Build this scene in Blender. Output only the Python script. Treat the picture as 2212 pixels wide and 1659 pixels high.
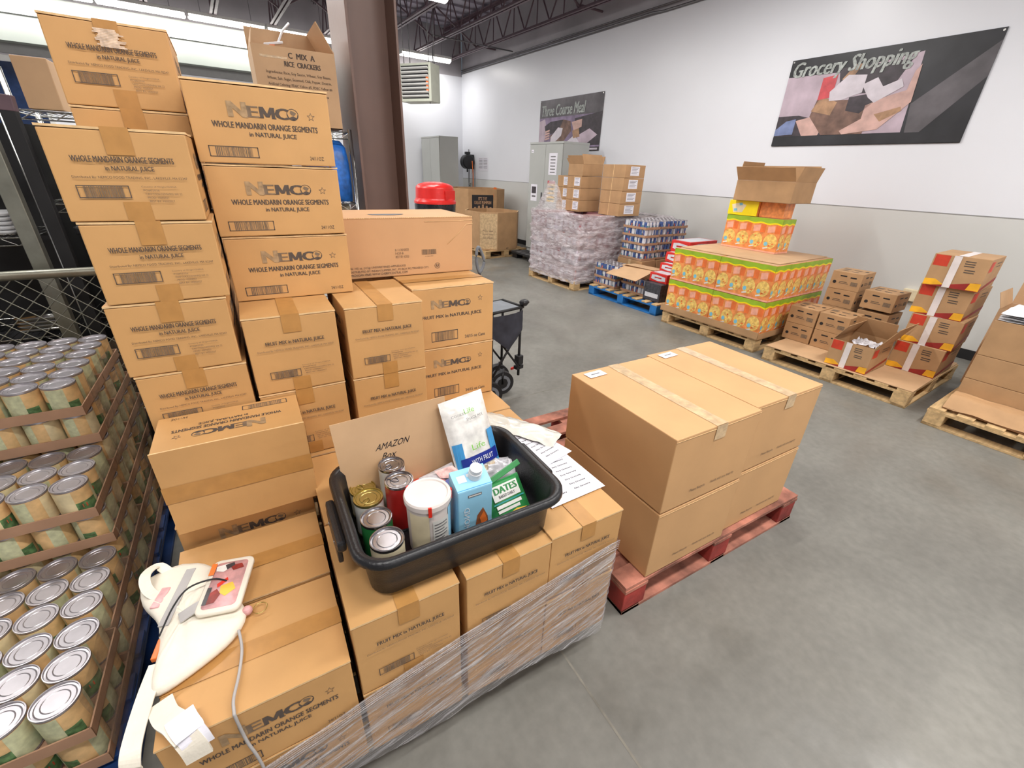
import bpy, bmesh, math, random
from mathutils import Vector, Matrix, Euler, noise as mnoise
random.seed(7)
PI = math.pi
scene = bpy.context.scene
for _o in list(bpy.data.objects): bpy.data.objects.remove(_o)
COL = scene.collection

# ------------------------------------------------------------ camera
cam_d = bpy.data.cameras.new('camera')
cam_d.sensor_width = 36.0
cam_d.lens = 942.31 / 2212 * 36.0
cam_d.clip_start = 0.02
cam_d.clip_end = 100
cam = bpy.data.objects.new('camera', cam_d)
COL.objects.link(cam)
CR = ((0.867048529, -0.497049236, 0.034189261), (-0.192175587, -0.396962874, -0.897490402), (0.459668785, 0.771597391, -0.439706804))
cam.matrix_world = Matrix(((CR[0][0], -CR[1][0], -CR[2][0], 0), (CR[0][1], -CR[1][1], -CR[2][1], 0), (CR[0][2], -CR[1][2], -CR[2][2], 1.58), (0, 0, 0, 1)))
scene.camera = cam

# ------------------------------------------------------------ world, exposure
w = bpy.data.worlds.new('world'); scene.world = w; w.use_nodes = True
w.node_tree.nodes['Background'].inputs[0].default_value = (0.75, 0.85, 1.0, 1)
w.node_tree.nodes['Background'].inputs[1].default_value = 0.15
scene.view_settings.view_transform = 'Standard'
scene.view_settings.look = 'None'
scene.view_settings.gamma = 1
scene.view_settings.exposure = -0.48
scene.view_settings.use_curve_mapping = False
scene.cycles.use_denoising = True
scene.cycles.max_bounces = 6
scene.cycles.transparent_max_bounces = 10
scene.cycles.sample_clamp_indirect = 6

# ------------------------------------------------------------ room frame (turned 3.36 degrees from the near pallet)
RA = math.radians(3.36)
WN = Vector((math.cos(RA), math.sin(RA), 0)); WD = Vector((-math.sin(RA), math.cos(RA), 0))
def rp(n, a, z=0.0):
    return WN * n + WD * a + Vector((0, 0, z))

# ------------------------------------------------------------ materials
def lin(c):
    c = c / 255.0
    return c / 12.92 if c <= 0.04045 else ((c + 0.055) / 1.055) ** 2.4
def rgb(c): return (lin(c[0]), lin(c[1]), lin(c[2]), 1)
MATS = {}
def mat(name, col, rough=0.6, metal=0.0, var=0.06, scale=12.0, bump=0.0, bscale=60.0, emit=0.0, stretch=None, spec=None, alpha=None, coat=0.0, trans=0.0):
    m = bpy.data.materials.new(name); m.use_nodes = True
    nt = m.node_tree; N = nt.nodes; L = nt.links
    b = N['Principled BSDF']
    b.inputs['Roughness'].default_value = rough
    b.inputs['Metallic'].default_value = metal
    if spec is not None: b.inputs['Specular IOR Level'].default_value = spec
    if coat: b.inputs['Coat Weight'].default_value = coat; b.inputs['Coat Roughness'].default_value = 0.15
    if trans: b.inputs['Transmission Weight'].default_value = trans
    if alpha is not None: b.inputs['Alpha'].default_value = alpha
    tc = N.new('ShaderNodeTexCoord')
    src = tc.outputs['Object']
    if stretch:
        mp = N.new('ShaderNodeMapping'); mp.inputs['Scale'].default_value = stretch
        L.new(src, mp.inputs[0]); src = mp.outputs[0]
    nz = N.new('ShaderNodeTexNoise'); nz.inputs['Scale'].default_value = scale; nz.inputs['Detail'].default_value = 5
    L.new(src, nz.inputs['Vector'])
    c0 = rgb(col)
    ramp = N.new('ShaderNodeValToRGB')
    ramp.color_ramp.elements[0].position = 0.3; ramp.color_ramp.elements[1].position = 0.7
    ramp.color_ramp.elements[0].color = tuple(max(0, x * (1 - 2 * var)) for x in c0[:3]) + (1,)
    ramp.color_ramp.elements[1].color = tuple(min(1, x * (1 + 2 * var)) for x in c0[:3]) + (1,)
    L.new(nz.outputs[0], ramp.inputs[0]); L.new(ramp.outputs[0], b.inputs['Base Color'])
    if bump:
        n2 = N.new('ShaderNodeTexNoise'); n2.inputs['Scale'].default_value = bscale; n2.inputs['Detail'].default_value = 3
        L.new(src, n2.inputs['Vector'])
        bp = N.new('ShaderNodeBump'); bp.inputs['Strength'].default_value = bump; bp.inputs['Distance'].default_value = 0.01
        L.new(n2.outputs[0], bp.inputs['Height']); L.new(bp.outputs[0], b.inputs['Normal'])
    if emit:
        b.inputs['Emission Color'].default_value = c0; b.inputs['Emission Strength'].default_value = emit
    MATS[name] = m
    return m

mat('kraft', (200, 153, 97), 0.62, var=0.035, scale=5, bump=0.08, bscale=25)
mat('kraft_pale', (196, 160, 122), 0.7, var=0.04, scale=6, bump=0.08, bscale=20)
mat('kraft_pink', (200, 154, 110), 0.65, var=0.03, scale=4, bump=0.1, bscale=14)
mat('kraft_brown', (178, 140, 100), 0.75, var=0.05, scale=7, bump=0.08, bscale=25)
mat('kraft_dark', (120, 84, 52), 0.8, var=0.05)
mat('kraft_edge', (226, 190, 140), 0.8, var=0.08, scale=40)
mat('tape_amber', (184, 134, 74), 0.42, var=0.05, scale=25)
mat('tape_clear', (205, 175, 135), 0.12, var=0.1, scale=30, bump=0.3, bscale=40, coat=0.6)
mat('tape_white', (225, 215, 212), 0.4, var=0.04)
mat('seam', (95, 66, 38), 0.9, var=0.1)
mat('ink', (86, 74, 66), 0.8, var=0.1, scale=60)
mat('ink_mid', (122, 102, 82), 0.8, var=0.12, scale=60)
mat('ink_faint', (160, 132, 98), 0.8, var=0.15, scale=60)
mat('ink_grey', (110, 108, 110), 0.7, var=0.05)
mat('black_ink', (30, 28, 32), 0.6, var=0.05)
mat('wood', (196, 164, 118), 0.8, var=0.14, scale=6, stretch=(1, 6, 6), bump=0.2, bscale=20)
mat('wood_dark', (120, 96, 68), 0.85, var=0.2, scale=8, bump=0.2, bscale=20)
mat('red_wood', (150, 52, 44), 0.7, var=0.3, scale=7, bump=0.35, bscale=35)
mat('red_worn', (160, 104, 86), 0.8, var=0.32, scale=9, bump=0.35, bscale=35)
mat('blue_wood', (28, 108, 176), 0.6, var=0.12, scale=9, bump=0.2, bscale=35)
mat('navy_plastic', (18, 50, 100), 0.5, var=0.1)
mat('black_plastic', (26, 26, 29), 0.36, var=0.05, bump=0.12, bscale=220)
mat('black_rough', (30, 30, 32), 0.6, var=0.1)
mat('white', (228, 228, 230), 0.5, var=0.02)
mat('paper', (232, 230, 238), 0.7, var=0.015)
mat('steel', (178, 176, 180), 0.25, metal=1.0, var=0.04, scale=30)
mat('steel_dull', (150, 148, 150), 0.42, metal=0.9, var=0.06, scale=20)
mat('chrome', (190, 190, 186), 0.25, metal=1.0, var=0.03)
mat('gold_lid', (196, 178, 112), 0.28, metal=0.9, var=0.05)
mat('wall_paint', (232, 234, 240), 0.34, var=0.012, scale=0.8, bump=0.02, bscale=4)
mat('wall_low', (212, 213, 210), 0.4, var=0.015, scale=0.8)
mat('wall_metal', (180, 176, 180), 0.45, metal=0.3, var=0.08, scale=1.2)
mat('seam_grey', (150, 150, 150), 0.7, var=0.02)
mat('joist', (98, 78, 86), 0.5, var=0.1)
mat('deck', (168, 162, 174), 0.5, metal=0.2, var=0.1, scale=1.5)
mat('column_brown', (118, 92, 82), 0.42, var=0.04, scale=3, bump=0.05, bscale=30)
mat('cabinet_grey', (176, 178, 174), 0.4, var=0.02, scale=2)
mat('pipe', (120, 118, 120), 0.35, metal=0.7, var=0.05)
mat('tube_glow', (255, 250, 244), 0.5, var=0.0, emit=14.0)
mat('fixture_white', (225, 225, 222), 0.4, var=0.02)
mat('glass_dark', (30, 46, 78), 0.08, var=0.1, coat=0.5)

# floor: worn sealed concrete
def floor_material():
    m = bpy.data.materials.new('concrete'); m.use_nodes = True
    nt = m.node_tree; N = nt.nodes; L = nt.links; b = N['Principled BSDF']
    tc = N.new('ShaderNodeTexCoord')
    n1 = N.new('ShaderNodeTexNoise'); n1.inputs['Scale'].default_value = 0.9; n1.inputs['Detail'].default_value = 8; n1.inputs['Roughness'].default_value = 0.62
    n2 = N.new('ShaderNodeTexNoise'); n2.inputs['Scale'].default_value = 26; n2.inputs['Detail'].default_value = 4
    n3 = N.new('ShaderNodeTexNoise'); n3.inputs['Scale'].default_value = 3.5; n3.inputs['Detail'].default_value = 9
    for n in (n1, n2, n3): L.new(tc.outputs['Object'], n.inputs['Vector'])
    r1 = N.new('ShaderNodeValToRGB'); r1.color_ramp.elements[0].color = rgb((104, 102, 96)); r1.color_ramp.elements[1].color = rgb((132, 130, 123))
    r1.color_ramp.elements[0].position = 0.32; r1.color_ramp.elements[1].position = 0.66
    L.new(n1.outputs[0], r1.inputs[0])
    mx = N.new('ShaderNodeMixRGB'); mx.blend_type = 'OVERLAY'; mx.inputs[0].default_value = 0.22
    L.new(r1.outputs[0], mx.inputs[1]); L.new(n2.outputs[0], mx.inputs[2]); L.new(mx.outputs[0], b.inputs['Base Color'])
    r2 = N.new('ShaderNodeValToRGB'); r2.color_ramp.elements[0].color = (0.3, 0.3, 0.3, 1); r2.color_ramp.elements[1].color = (0.58, 0.58, 0.58, 1)
    r2.color_ramp.elements[0].position = 0.35; r2.color_ramp.elements[1].position = 0.62
    L.new(n3.outputs[0], r2.inputs[0]); L.new(r2.outputs[0], b.inputs['Roughness'])
    bp = N.new('ShaderNodeBump'); bp.inputs['Strength'].default_value = 0.08; bp.inputs['Distance'].default_value = 0.01
    L.new(n2.outputs[0], bp.inputs['Height']); L.new(bp.outputs[0], b.inputs['Normal'])
    MATS['concrete'] = m
floor_material()

def wrap_material(name, density=0.3, streak=(3, 1, 14), tint=(225, 220, 222), tilt=0.0, hi=0.5):
    # creased clear stretch film: mostly clear, glinting along creases
    m = bpy.data.materials.new(name); m.use_nodes = True
    nt = m.node_tree; N = nt.nodes; L = nt.links; out = N['Material Output']
    b = N['Principled BSDF']; b.inputs['Base Color'].default_value = rgb(tint); b.inputs['Roughness'].default_value = 0.13
    b.inputs['Specular IOR Level'].default_value = 1.0; b.inputs['Coat Weight'].default_value = 0.6; b.inputs['Coat Roughness'].default_value = 0.08
    tr = N.new('ShaderNodeBsdfTransparent')
    mix = N.new('ShaderNodeMixShader')
    tc = N.new('ShaderNodeTexCoord'); mp = N.new('ShaderNodeMapping'); mp.inputs['Scale'].default_value = streak
    mr = N.new('ShaderNodeMapping'); mr.inputs['Rotation'].default_value = (0, tilt, 0)
    L.new(tc.outputs['Object'], mr.inputs[0]); L.new(mr.outputs[0], mp.inputs[0])
    nz = N.new('ShaderNodeTexNoise'); nz.inputs['Scale'].default_value = 4; nz.inputs['Detail'].default_value = 7; nz.inputs['Roughness'].default_value = 0.65
    nz.inputs['Distortion'].default_value = 0.6
    L.new(mp.outputs[0], nz.inputs['Vector'])
    rp_ = N.new('ShaderNodeValToRGB')
    rp_.color_ramp.elements[0].position = 0.45; rp_.color_ramp.elements[0].color = (density,) * 3 + (1,)
    rp_.color_ramp.elements[1].position = 0.68; rp_.color_ramp.elements[1].color = (min(1, density + hi),) * 3 + (1,)
    L.new(nz.outputs[0], rp_.inputs[0]); L.new(rp_.outputs[0], mix.inputs[0])
    bp = N.new('ShaderNodeBump'); bp.inputs['Strength'].default_value = 1.0; bp.inputs['Distance'].default_value = 0.03
    L.new(nz.outputs[0], bp.inputs['Height']); L.new(bp.outputs[0], b.inputs['Normal']); L.new(bp.outputs[0], b.inputs['Coat Normal'])
    L.new(tr.outputs[0], mix.inputs[1]); L.new(b.outputs[0], mix.inputs[2]); L.new(mix.outputs[0], out.inputs['Surface'])
    MATS[name] = m
wrap_material('stretch_film', 0.2, (1.6, 1.6, 22), (244, 240, 242), .30, .75)
wrap_material('stretch_film_heavy', 0.3, (4, 4, 9))
wrap_material('stretch_film_load', 0.42, (2.2, 2.2, 8), (232, 224, 228))

def simple(name, col, **k):
    if name not in MATS: mat(name, col, **k)
    return name

# ------------------------------------------------------------ mesh builder
_TXT = {}
def text_geo(s, bold=0.0):
    bold = 0.0
    key = (s, bold)
    if key in _TXT: return _TXT[key]
    cu = bpy.data.curves.new('lettering', 'FONT'); cu.body = s; cu.size = 1.0; cu.offset = bold; cu.resolution_u = 2
    ob = bpy.data.objects.new('lettering', cu); COL.objects.link(ob)
    dg = bpy.context.evaluated_depsgraph_get(); dg.update()
    me = bpy.data.meshes.new_from_object(ob.evaluated_get(dg))
    vs = [tuple(v.co) for v in me.vertices]; fs = [tuple(p.vertices) for p in me.polygons]
    bpy.data.objects.remove(ob); bpy.data.curves.remove(cu); bpy.data.meshes.remove(me)
    if vs:
        x0 = min(v[0] for v in vs); x1 = max(v[0] for v in vs); y0 = min(v[1] for v in vs); y1 = max(v[1] for v in vs)
        vs = [((v[0] - x0) / (x1 - x0 or 1), (v[1] - y0) / (y1 - y0 or 1)) for v in vs]
    _TXT[key] = (vs, fs); return _TXT[key]

class Face:
    """a flat face to print on: origin, unit u, unit v, width, height; u,v given as fractions, v from the TOP"""
    def __init__(s, o, u, v, W, H, lift=0.0007):
        s.o = Vector(o); s.u = Vector(u).normalized(); s.v = Vector(v).normalized(); s.W = W; s.H = H; s.n = s.u.cross(s.v); s.lift = lift
    def at(s, fx, fy, k=1.0): return s.o + s.u * (fx * s.W) + s.v * ((1 - fy) * s.H) + s.n * (s.lift * k)

class MB:
    def __init__(s): s.bm = bmesh.new(); s.mats = []; s.M = Matrix()
    def mi(s, m):
        if m not in s.mats: s.mats.append(m)
        return s.mats.index(m)
    def add(s, vs, fs, m, smooth=False, M=None):
        T = s.M @ M if M is not None else s.M
        bv = [s.bm.verts.new(T @ Vector(v)) for v in vs]; k = s.mi(m)
        for f in fs:
            try: bf = s.bm.faces.new([bv[i] for i in f])
            except ValueError: continue
            bf.material_index = k; bf.smooth = smooth
        return bv
    def box(s, c, d, m, bev=0.0, rot=None, taper=1.0):
        hx, hy, hz = d[0] / 2, d[1] / 2, d[2] / 2
        M = Matrix.Translation(Vector(c))
        if rot: M = M @ Euler(rot).to_matrix().to_4x4()
        if bev <= 0:
            vs = [(x * (taper if z > 0 else 1), y * (taper if z > 0 else 1), z) for x in (-hx, hx) for y in (-hy, hy) for z in (-hz, hz)]
            fs = [(0, 1, 3, 2), (4, 6, 7, 5), (0, 4, 5, 1), (2, 3, 7, 6), (0, 2, 6, 4), (1, 5, 7, 3)]
            s.add(vs, fs, m, M=M); return
        b = min(bev, hx * .9, hy * .9, hz * .9); t = bmesh.new(); bmesh.ops.create_cube(t, size=1)
        for v in t.verts: v.co = Vector((v.co.x * 2 * hx, v.co.y * 2 * hy, v.co.z * 2 * hz))
        bmesh.ops.bevel(t, geom=t.edges[:], offset=b, segments=2, profile=0.6, affect='EDGES')
        t.verts.index_update()
        s.add([tuple(v.co) for v in t.verts], [tuple(v.index for v in f.verts) for f in t.faces], m, M=M); t.free()
    def boxc(s, p0, p1, m, bev=0.0): s.box([(a + b) / 2 for a, b in zip(p0, p1)], [abs(b - a) for a, b in zip(p0, p1)], m, bev)
    def cyl(s, p0, p1, r, m, n=16, r2=None, cap=True, smooth=True):
        p0 = Vector(p0); p1 = Vector(p1); d = p1 - p0; L = d.length
        q = d.to_track_quat('Z', 'Y').to_matrix().to_4x4(); M = Matrix.Translation(p0) @ q
        r2 = r if r2 is None else r2
        vs = [(r * math.cos(2 * PI * i / n), r * math.sin(2 * PI * i / n), 0) for i in range(n)] + [(r2 * math.cos(2 * PI * i / n), r2 * math.sin(2 * PI * i / n), L) for i in range(n)]
        s.add(vs, [(i, (i + 1) % n, n + (i + 1) % n, n + i) for i in range(n)], m, smooth, M)
        if cap:
            s.add(vs[:n], [tuple(reversed(range(n)))], m, False, M); s.add(vs[n:], [tuple(range(n))], m, False, M)
    def tube(s, pts, r, m, n=8, close=False, flat=None):
        pts = [Vector(p) for p in pts]; K = len(pts); rings = []
        up = Vector((0, 0, 1))
        for i, p in enumerate(pts):
            t = (pts[(i + 1) % K] - pts[i - 1]) if close else (pts[min(i + 1, K - 1)] - pts[max(i - 1, 0)])
            t.normalize(); a = t.cross(up)
            if a.length < 1e-3: a = t.cross(Vector((1, 0, 0)))
            a.normalize(); b2 = a.cross(t).normalized()
            ra, rb = (flat if flat else (r, r))
            rings.append([p + a * (ra * math.cos(2 * PI * j / n)) + b2 * (rb * math.sin(2 * PI * j / n)) for j in range(n)])
        vs = [v for rg in rings for v in rg]; fs = []
        for i in range(K if close else K - 1):
            for j in range(n):
                i2 = (i + 1) % K
                fs.append((i * n + j, i * n + (j + 1) % n, i2 * n + (j + 1) % n, i2 * n + j))
        if not close: fs += [tuple(reversed(range(n))), tuple(range((K - 1) * n, K * n))]
        s.add(vs, fs, m, True)
    def lathe(s, prof, m, n=32, c=(0, 0, 0), mats=None, M=None):
        vs = []; 
        for r, z in prof: vs += [(c[0] + r * math.cos(2 * PI * i / n), c[1] + r * math.sin(2 * PI * i / n), c[2] + z) for i in range(n)]
        for k in range(len(prof) - 1):
            mm = mats[k] if mats else m
            s.add(vs[k * n:(k + 2) * n], [(i, (i + 1) % n, n + (i + 1) % n, n + i) for i in range(n)], mm, True, M)
        if prof[0][0] > 1e-5: pass
    def loft(s, rings, m, closed=True, cap0=False, cap1=False, smooth=True):
        n = len(rings[0]); vs = [v for r in rings for v in r]; fs = []
        for k in range(len(rings) - 1):
            for i in range(n if closed else n - 1):
                j = (i + 1) % n; fs.append((k * n + i, k * n + j, (k + 1) * n + j, (k + 1) * n + i))
        if cap0: fs.append(tuple(reversed(range(n))))
        if cap1: fs.append(tuple(range((len(rings) - 1) * n, len(rings) * n)))
        s.add(vs, fs, m, smooth)
    def grid(s, fn, nu, nv, m, smooth=True, thick=0.0):
        vs = [fn(i / nu, j / nv) for j in range(nv + 1) for i in range(nu + 1)]
        fs = [(j * (nu + 1) + i, j * (nu + 1) + i + 1, (j + 1) * (nu + 1) + i + 1, (j + 1) * (nu + 1) + i) for j in range(nv) for i in range(nu)]
        s.add(vs, fs, m, smooth)
    def quad(s, F, x0, y0, x1, y1, m, k=1.0):
        s.add([F.at(x0, y1, k), F.at(x1, y1, k), F.at(x1, y0, k), F.at(x0, y0, k)], [(0, 1, 2, 3)], m)
    def poly(s, F, pts, m, k=1.0):
        s.add([F.at(x, y, k) for x, y in pts], [tuple(reversed(range(len(pts))))], m)
    def text(s, F, t, x0, y0, x1, y1, m, bold=0.0, k=1.5, shear=0.0):
        vs, fs = text_geo(t, 0.0)
        d = min(.09, bold * 3 + (.03 if bold else 0)) * (x1 - x0) / max(1, len(t))
        for q, dx in enumerate((-d, 0, d) if bold else (0,)):
            s.add([F.at(x0 + (x1 - x0) * vx + dx + shear * vy, y1 + (y0 - y1) * vy, k + .08 * q) for vx, vy in vs], fs, m)
    def ribbon(s, pts, wid, th, m, sm=4, dirs=None):
        P = smooth_path(pts, sm); K = len(P); vs = []
        for i, p in enumerate(P):
            t = (P[min(i + 1, K - 1)] - P[max(i - 1, 0)]).normalized()
            d = Vector(dirs[min(len(dirs) - 1, int(i / K * len(dirs)))]) if dirs else Vector((0, 0, 1))
            a = t.cross(d)
            a = a.normalized() if a.length > 1e-3 else Vector((1, 0, 0)); nn = a.cross(t).normalized()
            vs += [p - a * wid / 2, p + a * wid / 2, p + a * wid / 2 + nn * th, p - a * wid / 2 + nn * th]
        fs = []
        for i in range(K - 1):
            for j in range(4): fs.append((i * 4 + j, i * 4 + (j + 1) % 4, (i + 1) * 4 + (j + 1) % 4, (i + 1) * 4 + j))
        fs += [(3, 2, 1, 0), tuple((K - 1) * 4 + j for j in range(4))]
        s.add(vs, fs, m, False)
    def build(s, name, parent=None):
        bmesh.ops.recalc_face_normals(s.bm, faces=[f for f in s.bm.faces if f.smooth or True]) if False else None
        me = bpy.data.meshes.new(name); s.bm.to_mesh(me); s.bm.free()
        for m in s.mats: me.materials.append(MATS[m])
        o = bpy.data.objects.new(name, me); COL.objects.link(o)
        if parent is not None: o.parent = parent
        return o

def smooth_path(pts, sm=4):
    P = [Vector(p) for p in pts]; out = []
    for i in range(len(P) - 1):
        p0 = P[max(i - 1, 0)]; p1 = P[i]; p2 = P[i + 1]; p3 = P[min(i + 2, len(P) - 1)]
        for k in range(sm):
            t = k / sm
            out.append(0.5 * ((2 * p1) + (-p0 + p2) * t + (2 * p0 - 5 * p1 + 4 * p2 - p3) * t * t + (-p0 + 3 * p1 - 3 * p2 + p3) * t ** 3))
    out.append(P[-1]); return out

def tag(o, label=None, cat=None, group=None, kind=None):
    if label: o['label'] = label
    if cat: o['category'] = cat
    if group: o['group'] = group
    if kind: o['kind'] = kind
    return o
def empty(name, loc=(0, 0, 0), rot=(0, 0, 0)):
    o = bpy.data.objects.new(name, None); COL.objects.link(o); o.location = loc; o.rotation_euler = rot; o.empty_display_size = 0.05; return o
def place(o, loc, rz=0.0, rx=0.0, ry=0.0):
    o.location = loc; o.rotation_euler = Euler((rx, ry, rz)); return o
def rplace(o, n, a, z, rz=0.0): return place(o, rp(n, a, z), rz + RA)
def copy_tree(o, parent=None):
    c = o.copy(); COL.objects.link(c)
    if parent is not None: c.parent = parent
    for ch in o.children: copy_tree(ch, c)
    return c
_used = set()
def inst(proto):
    """first call hands out the prototype itself, later calls copy it with its parts"""
    if proto.name not in _used: _used.add(proto.name); return proto
    return copy_tree(proto)
def rrect(hx, hy, r, z, n=6, cx=0, cy=0):
    pts = []
    for (sx, sy, a0) in ((1, 1, 0), (-1, 1, PI / 2), (-1, -1, PI), (1, -1, 1.5 * PI)):
        for i in range(n + 1):
            a = a0 + PI / 2 * i / n
            pts.append(Vector((cx + sx * (hx - r) + r * math.cos(a), cy + sy * (hy - r) + r * math.sin(a), z)))
    return pts

# ------------------------------------------------------------ printed cartons
def barcode(b, F, x0, y0, x1, y1, m='ink', frame=True, pad=0.13, seed=1):
    rnd = random.Random(seed); t = (y1 - y0) * 0.07; tx = (x1 - x0) * 0.02
    if frame:
        b.quad(F, x0, y0, x1, y0 + t, m); b.quad(F, x0, y1 - t, x1, y1, m); b.quad(F, x0, y0, x0 + tx, y1, m); b.quad(F, x1 - tx, y0, x1, y1, m)
    W = (x1 - x0) * (1 - 2 * pad); x = x0 + (x1 - x0) * pad; e = x + W
    while x < e:
        wv = W * rnd.choice((0.012, 0.02, 0.03)); b.quad(F, x, y0 + t, min(x + wv, e), y1 - t, 'ink_mid' if m == 'ink' else m); x += wv + W * rnd.choice((0.01, 0.016, 0.024))
STAR = [(0.5 + 0.5 * (1 if i % 2 == 0 else 0.42) * math.sin(i * PI / 5), 0.5 - 0.5 * (1 if i % 2 == 0 else 0.42) * math.cos(i * PI / 5)) for i in range(10)]
def star(b, F, x0, y0, x1, y1, m):
    for i in range(10):
        p, q = STAR[i], STAR[(i + 1) % 10]
        def f(pt, s): return (x0 + (x1 - x0) * (0.5 + (pt[0] - 0.5) * s), y0 + (y1 - y0) * (0.5 + (pt[1] - 0.5) * s))
        b.poly(F, [f(p, 1), f(q, 1), f(q, 0.72), f(p, 0.72)], m)
def globe(b, F, cx, cy, rx, ry, m='ink'):
    N = 20
    def e(t, s): return (cx + rx * s * math.cos(t), cy - ry * s * math.sin(t))
    for i in range(N):
        t0, t1 = 2 * PI * i / N, 2 * PI * (i + 1) / N
        wdt = 0.8 if (PI * 0.9 < t0 < PI * 1.95) else 0.9
        b.poly(F, [e(t0, 1), e(t1, 1), e(t1, wdt), e(t0, wdt)], m)
    b.poly(F, [e(0.4, .7), e(1.2, .6), e(1.9, .75), e(2.6, .5), e(3.3, .15), e(5.6, .3)], 'ink_mid')
    b.poly(F, [e(3.9, .8), e(4.2, .35), e(5.0, .25), e(5.6, .8), e(4.8, .9)], m)
def logo(b, F, x0, y0, x1, y1):
    """the case-maker's mark: tall first letter, then small capitals and a globe"""
    W = x1 - x0; H = y1 - y0; ys = y0 + H * 0.22
    xs = [0.0, 0.25, 0.27, 0.41, 0.44, 0.65, 0.67, 0.83]
    for ch, a0, a1, yy, mm in (('N', 0, 0.23, y0, 'ink_faint'), ('E', 0.26, 0.40, ys, 'ink_mid'), ('M', 0.425, 0.645, ys, 'ink'), ('C', 0.66, 0.84, ys, 'ink')):
        if ch == 'M':
            q0, q1, s_ = x0 + W * a0, x0 + W * a1, W * .052
            b.quad(F, q0, yy, q0 + s_, y1, mm, 1.5); b.quad(F, q1 - s_, yy, q1, y1, mm, 1.5)
            qm = (q0 + q1) / 2; ym = y1 - (y1 - yy) * .12
            b.poly(F, [(q0, yy), (q0 + s_ * 1.2, yy), (qm + s_ * .5, ym), (qm - s_ * .5, ym)], mm, 1.6); b.poly(F, [(q1, yy), (q1 - s_ * 1.2, yy), (qm - s_ * .5, ym), (qm + s_ * .5, ym)], mm, 1.7)
        else: b.text(F, ch, x0 + W * a0, yy, x0 + W * a1, y1 if ch != 'N' else y1 + H * 0.06, mm, bold=0.022)
        if ch in 'NEM':
            yb = y1 if ch != 'N' else y1 + H * 0.06
            for xx, yv in {'N': ((a0 + .02, yy), (a0 + .02, yb - H * .06), (a1 - .02, yy)), 'E': ((a0 + .01, yy), (a0 + .01, yb - H * .06)), 'M': ((a0 + .015, yb - H * .06), (a1 - .015, yb - H * .06))}[ch]:
                b.quad(F, x0 + W * (xx - 0.028), yv, x0 + W * (xx + 0.028), yv + H * 0.06, mm, 1.7)
    globe(b, F, x0 + W * 0.91, y0 + H * 0.6, W * 0.09, H * 0.42)

def small_lines(b, F, x0, y0, x1, y1, n=5, m='ink_mid', seed=3):
    T = ['Country of Origin:CHINA', 'PO#02036', 'CAN CODE:DZMWP02 WK 22', 'PROD: 10202021', 'BEST BY: 10202027']
    h = (y1 - y0) / n
    for i in range(n):
        w_ = (1.0, 0.45, 1.05, 0.6, 0.72)[i % 5]
        b.text(F, T[i % 5], x0 + 0.008 * i, y0 + h * i, x0 + 0.008 * i + (x1 - x0) * w_, y0 + h * i + h * 0.6, m)

def carton_shell(L, W, H, m='kraft', tape='tape_amber', jag=0.0, wrapdown=0.055, seed=0, gap=0.002):
    """closed case: body, two top flaps that meet along X, tape over the seam. origin: bottom centre"""
    rnd = random.Random(seed)
    b = MB(); th = 0.005
    b.box((0, 0, (H - th) / 2), (L, W, H - th), m, 0.003)
    b.quad(Face((-L / 2, -W / 2, H - th + 0.0002), (1, 0, 0), (0, 1, 0), L, W), 0.01, 0.47, 0.99, 0.53, 'seam')
    root = b
    def finish(name):
        o = root.build(name)
        for sy in (-1, 1):
            f = MB(); g = gap + rnd.uniform(0, 0.0015); dz = rnd.uniform(0, 0.0015)
            yy0, yy1 = (-W / 2 - 0.001, -g) if sy < 0 else (g, W / 2 + 0.001)
            nx = 10
            def fn(u, v, top):
                x = -L / 2 - 0.001 + u * (L + 0.002); y = yy0 + v * (yy1 - yy0)
                edge = (1 - v) if sy < 0 else v
                z = H - th + 0.0004 + (th if top else 0) + dz * edge + 0.0022 * mnoise.noise(Vector((u * 3 + seed, v * 2 + sy, seed))) * (1 if top else 0.8)
                return Vector((x, y, max(z, H - th + 0.0003)))
            vs = []; fs = []
            for top in (0, 1):
                for j in range(3):
                    for i in range(nx + 1): vs.append(fn(i / nx, j / 2, top))
            k = (nx + 1) * 3
            for j in range(2):
                for i in range(nx):
                    a = j * (nx + 1) + i
                    fs.append((k + a, k + a + 1, k + a + nx + 2, k + a + nx + 1)); fs.append((a, a + nx + 1, a + nx + 2, a + 1))
            f.add(vs, fs, m)
            fe = []
            for i in range(nx):
                fe.append((i, i + 1, k + i + 1, k + i)); a = 2 * (nx + 1) + i; fe.append((a + 1, a, k + a, k + a + 1))
            for j in range(2):
                a = j * (nx + 1); fe.append((a + nx + 1, a, k + a, k + a + nx + 1)); a += nx; fe.append((a, a + nx + 1, k + a + nx + 1, k + a))
            f.add(vs, fe, 'kraft_edge')
            f.build('flap', o)
        if tape:
            t = MB(); tw = 0.026; zt = H + 0.0026
            zz = [(-L / 2 - 0.0022, H - wrapdown), (-L / 2 - 0.0022, zt), (L / 2 + 0.0022, zt), (L / 2 + 0.0022, H - wrapdown)]
            for i in range(3):
                (xa, za), (xb, zb) = zz[i], zz[i + 1]
                t.add([(xa, -tw, za), (xa, tw, za), (xb, tw, zb), (xb, -tw, zb)], [(0, 1, 2, 3)], tape)
            t.build('tape', o)
            t = MB(); zz = [(-L / 2 - 0.0015, wrapdown * .8), (-L / 2 - 0.0015, -0.0003), (L / 2 + 0.0015, -0.0003), (L / 2 + 0.0015, wrapdown * .8)]
            for i in (0, 2):
                (xa, za), (xb, zb) = zz[i], zz[i + 1]
                t = MB(); t.add([(xa, -tw, za), (xa, tw, za), (xb, tw, zb), (xb, -tw, zb)], [(0, 1, 2, 3)], tape); t.build('tape', o)
        return o
    return b, finish

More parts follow.
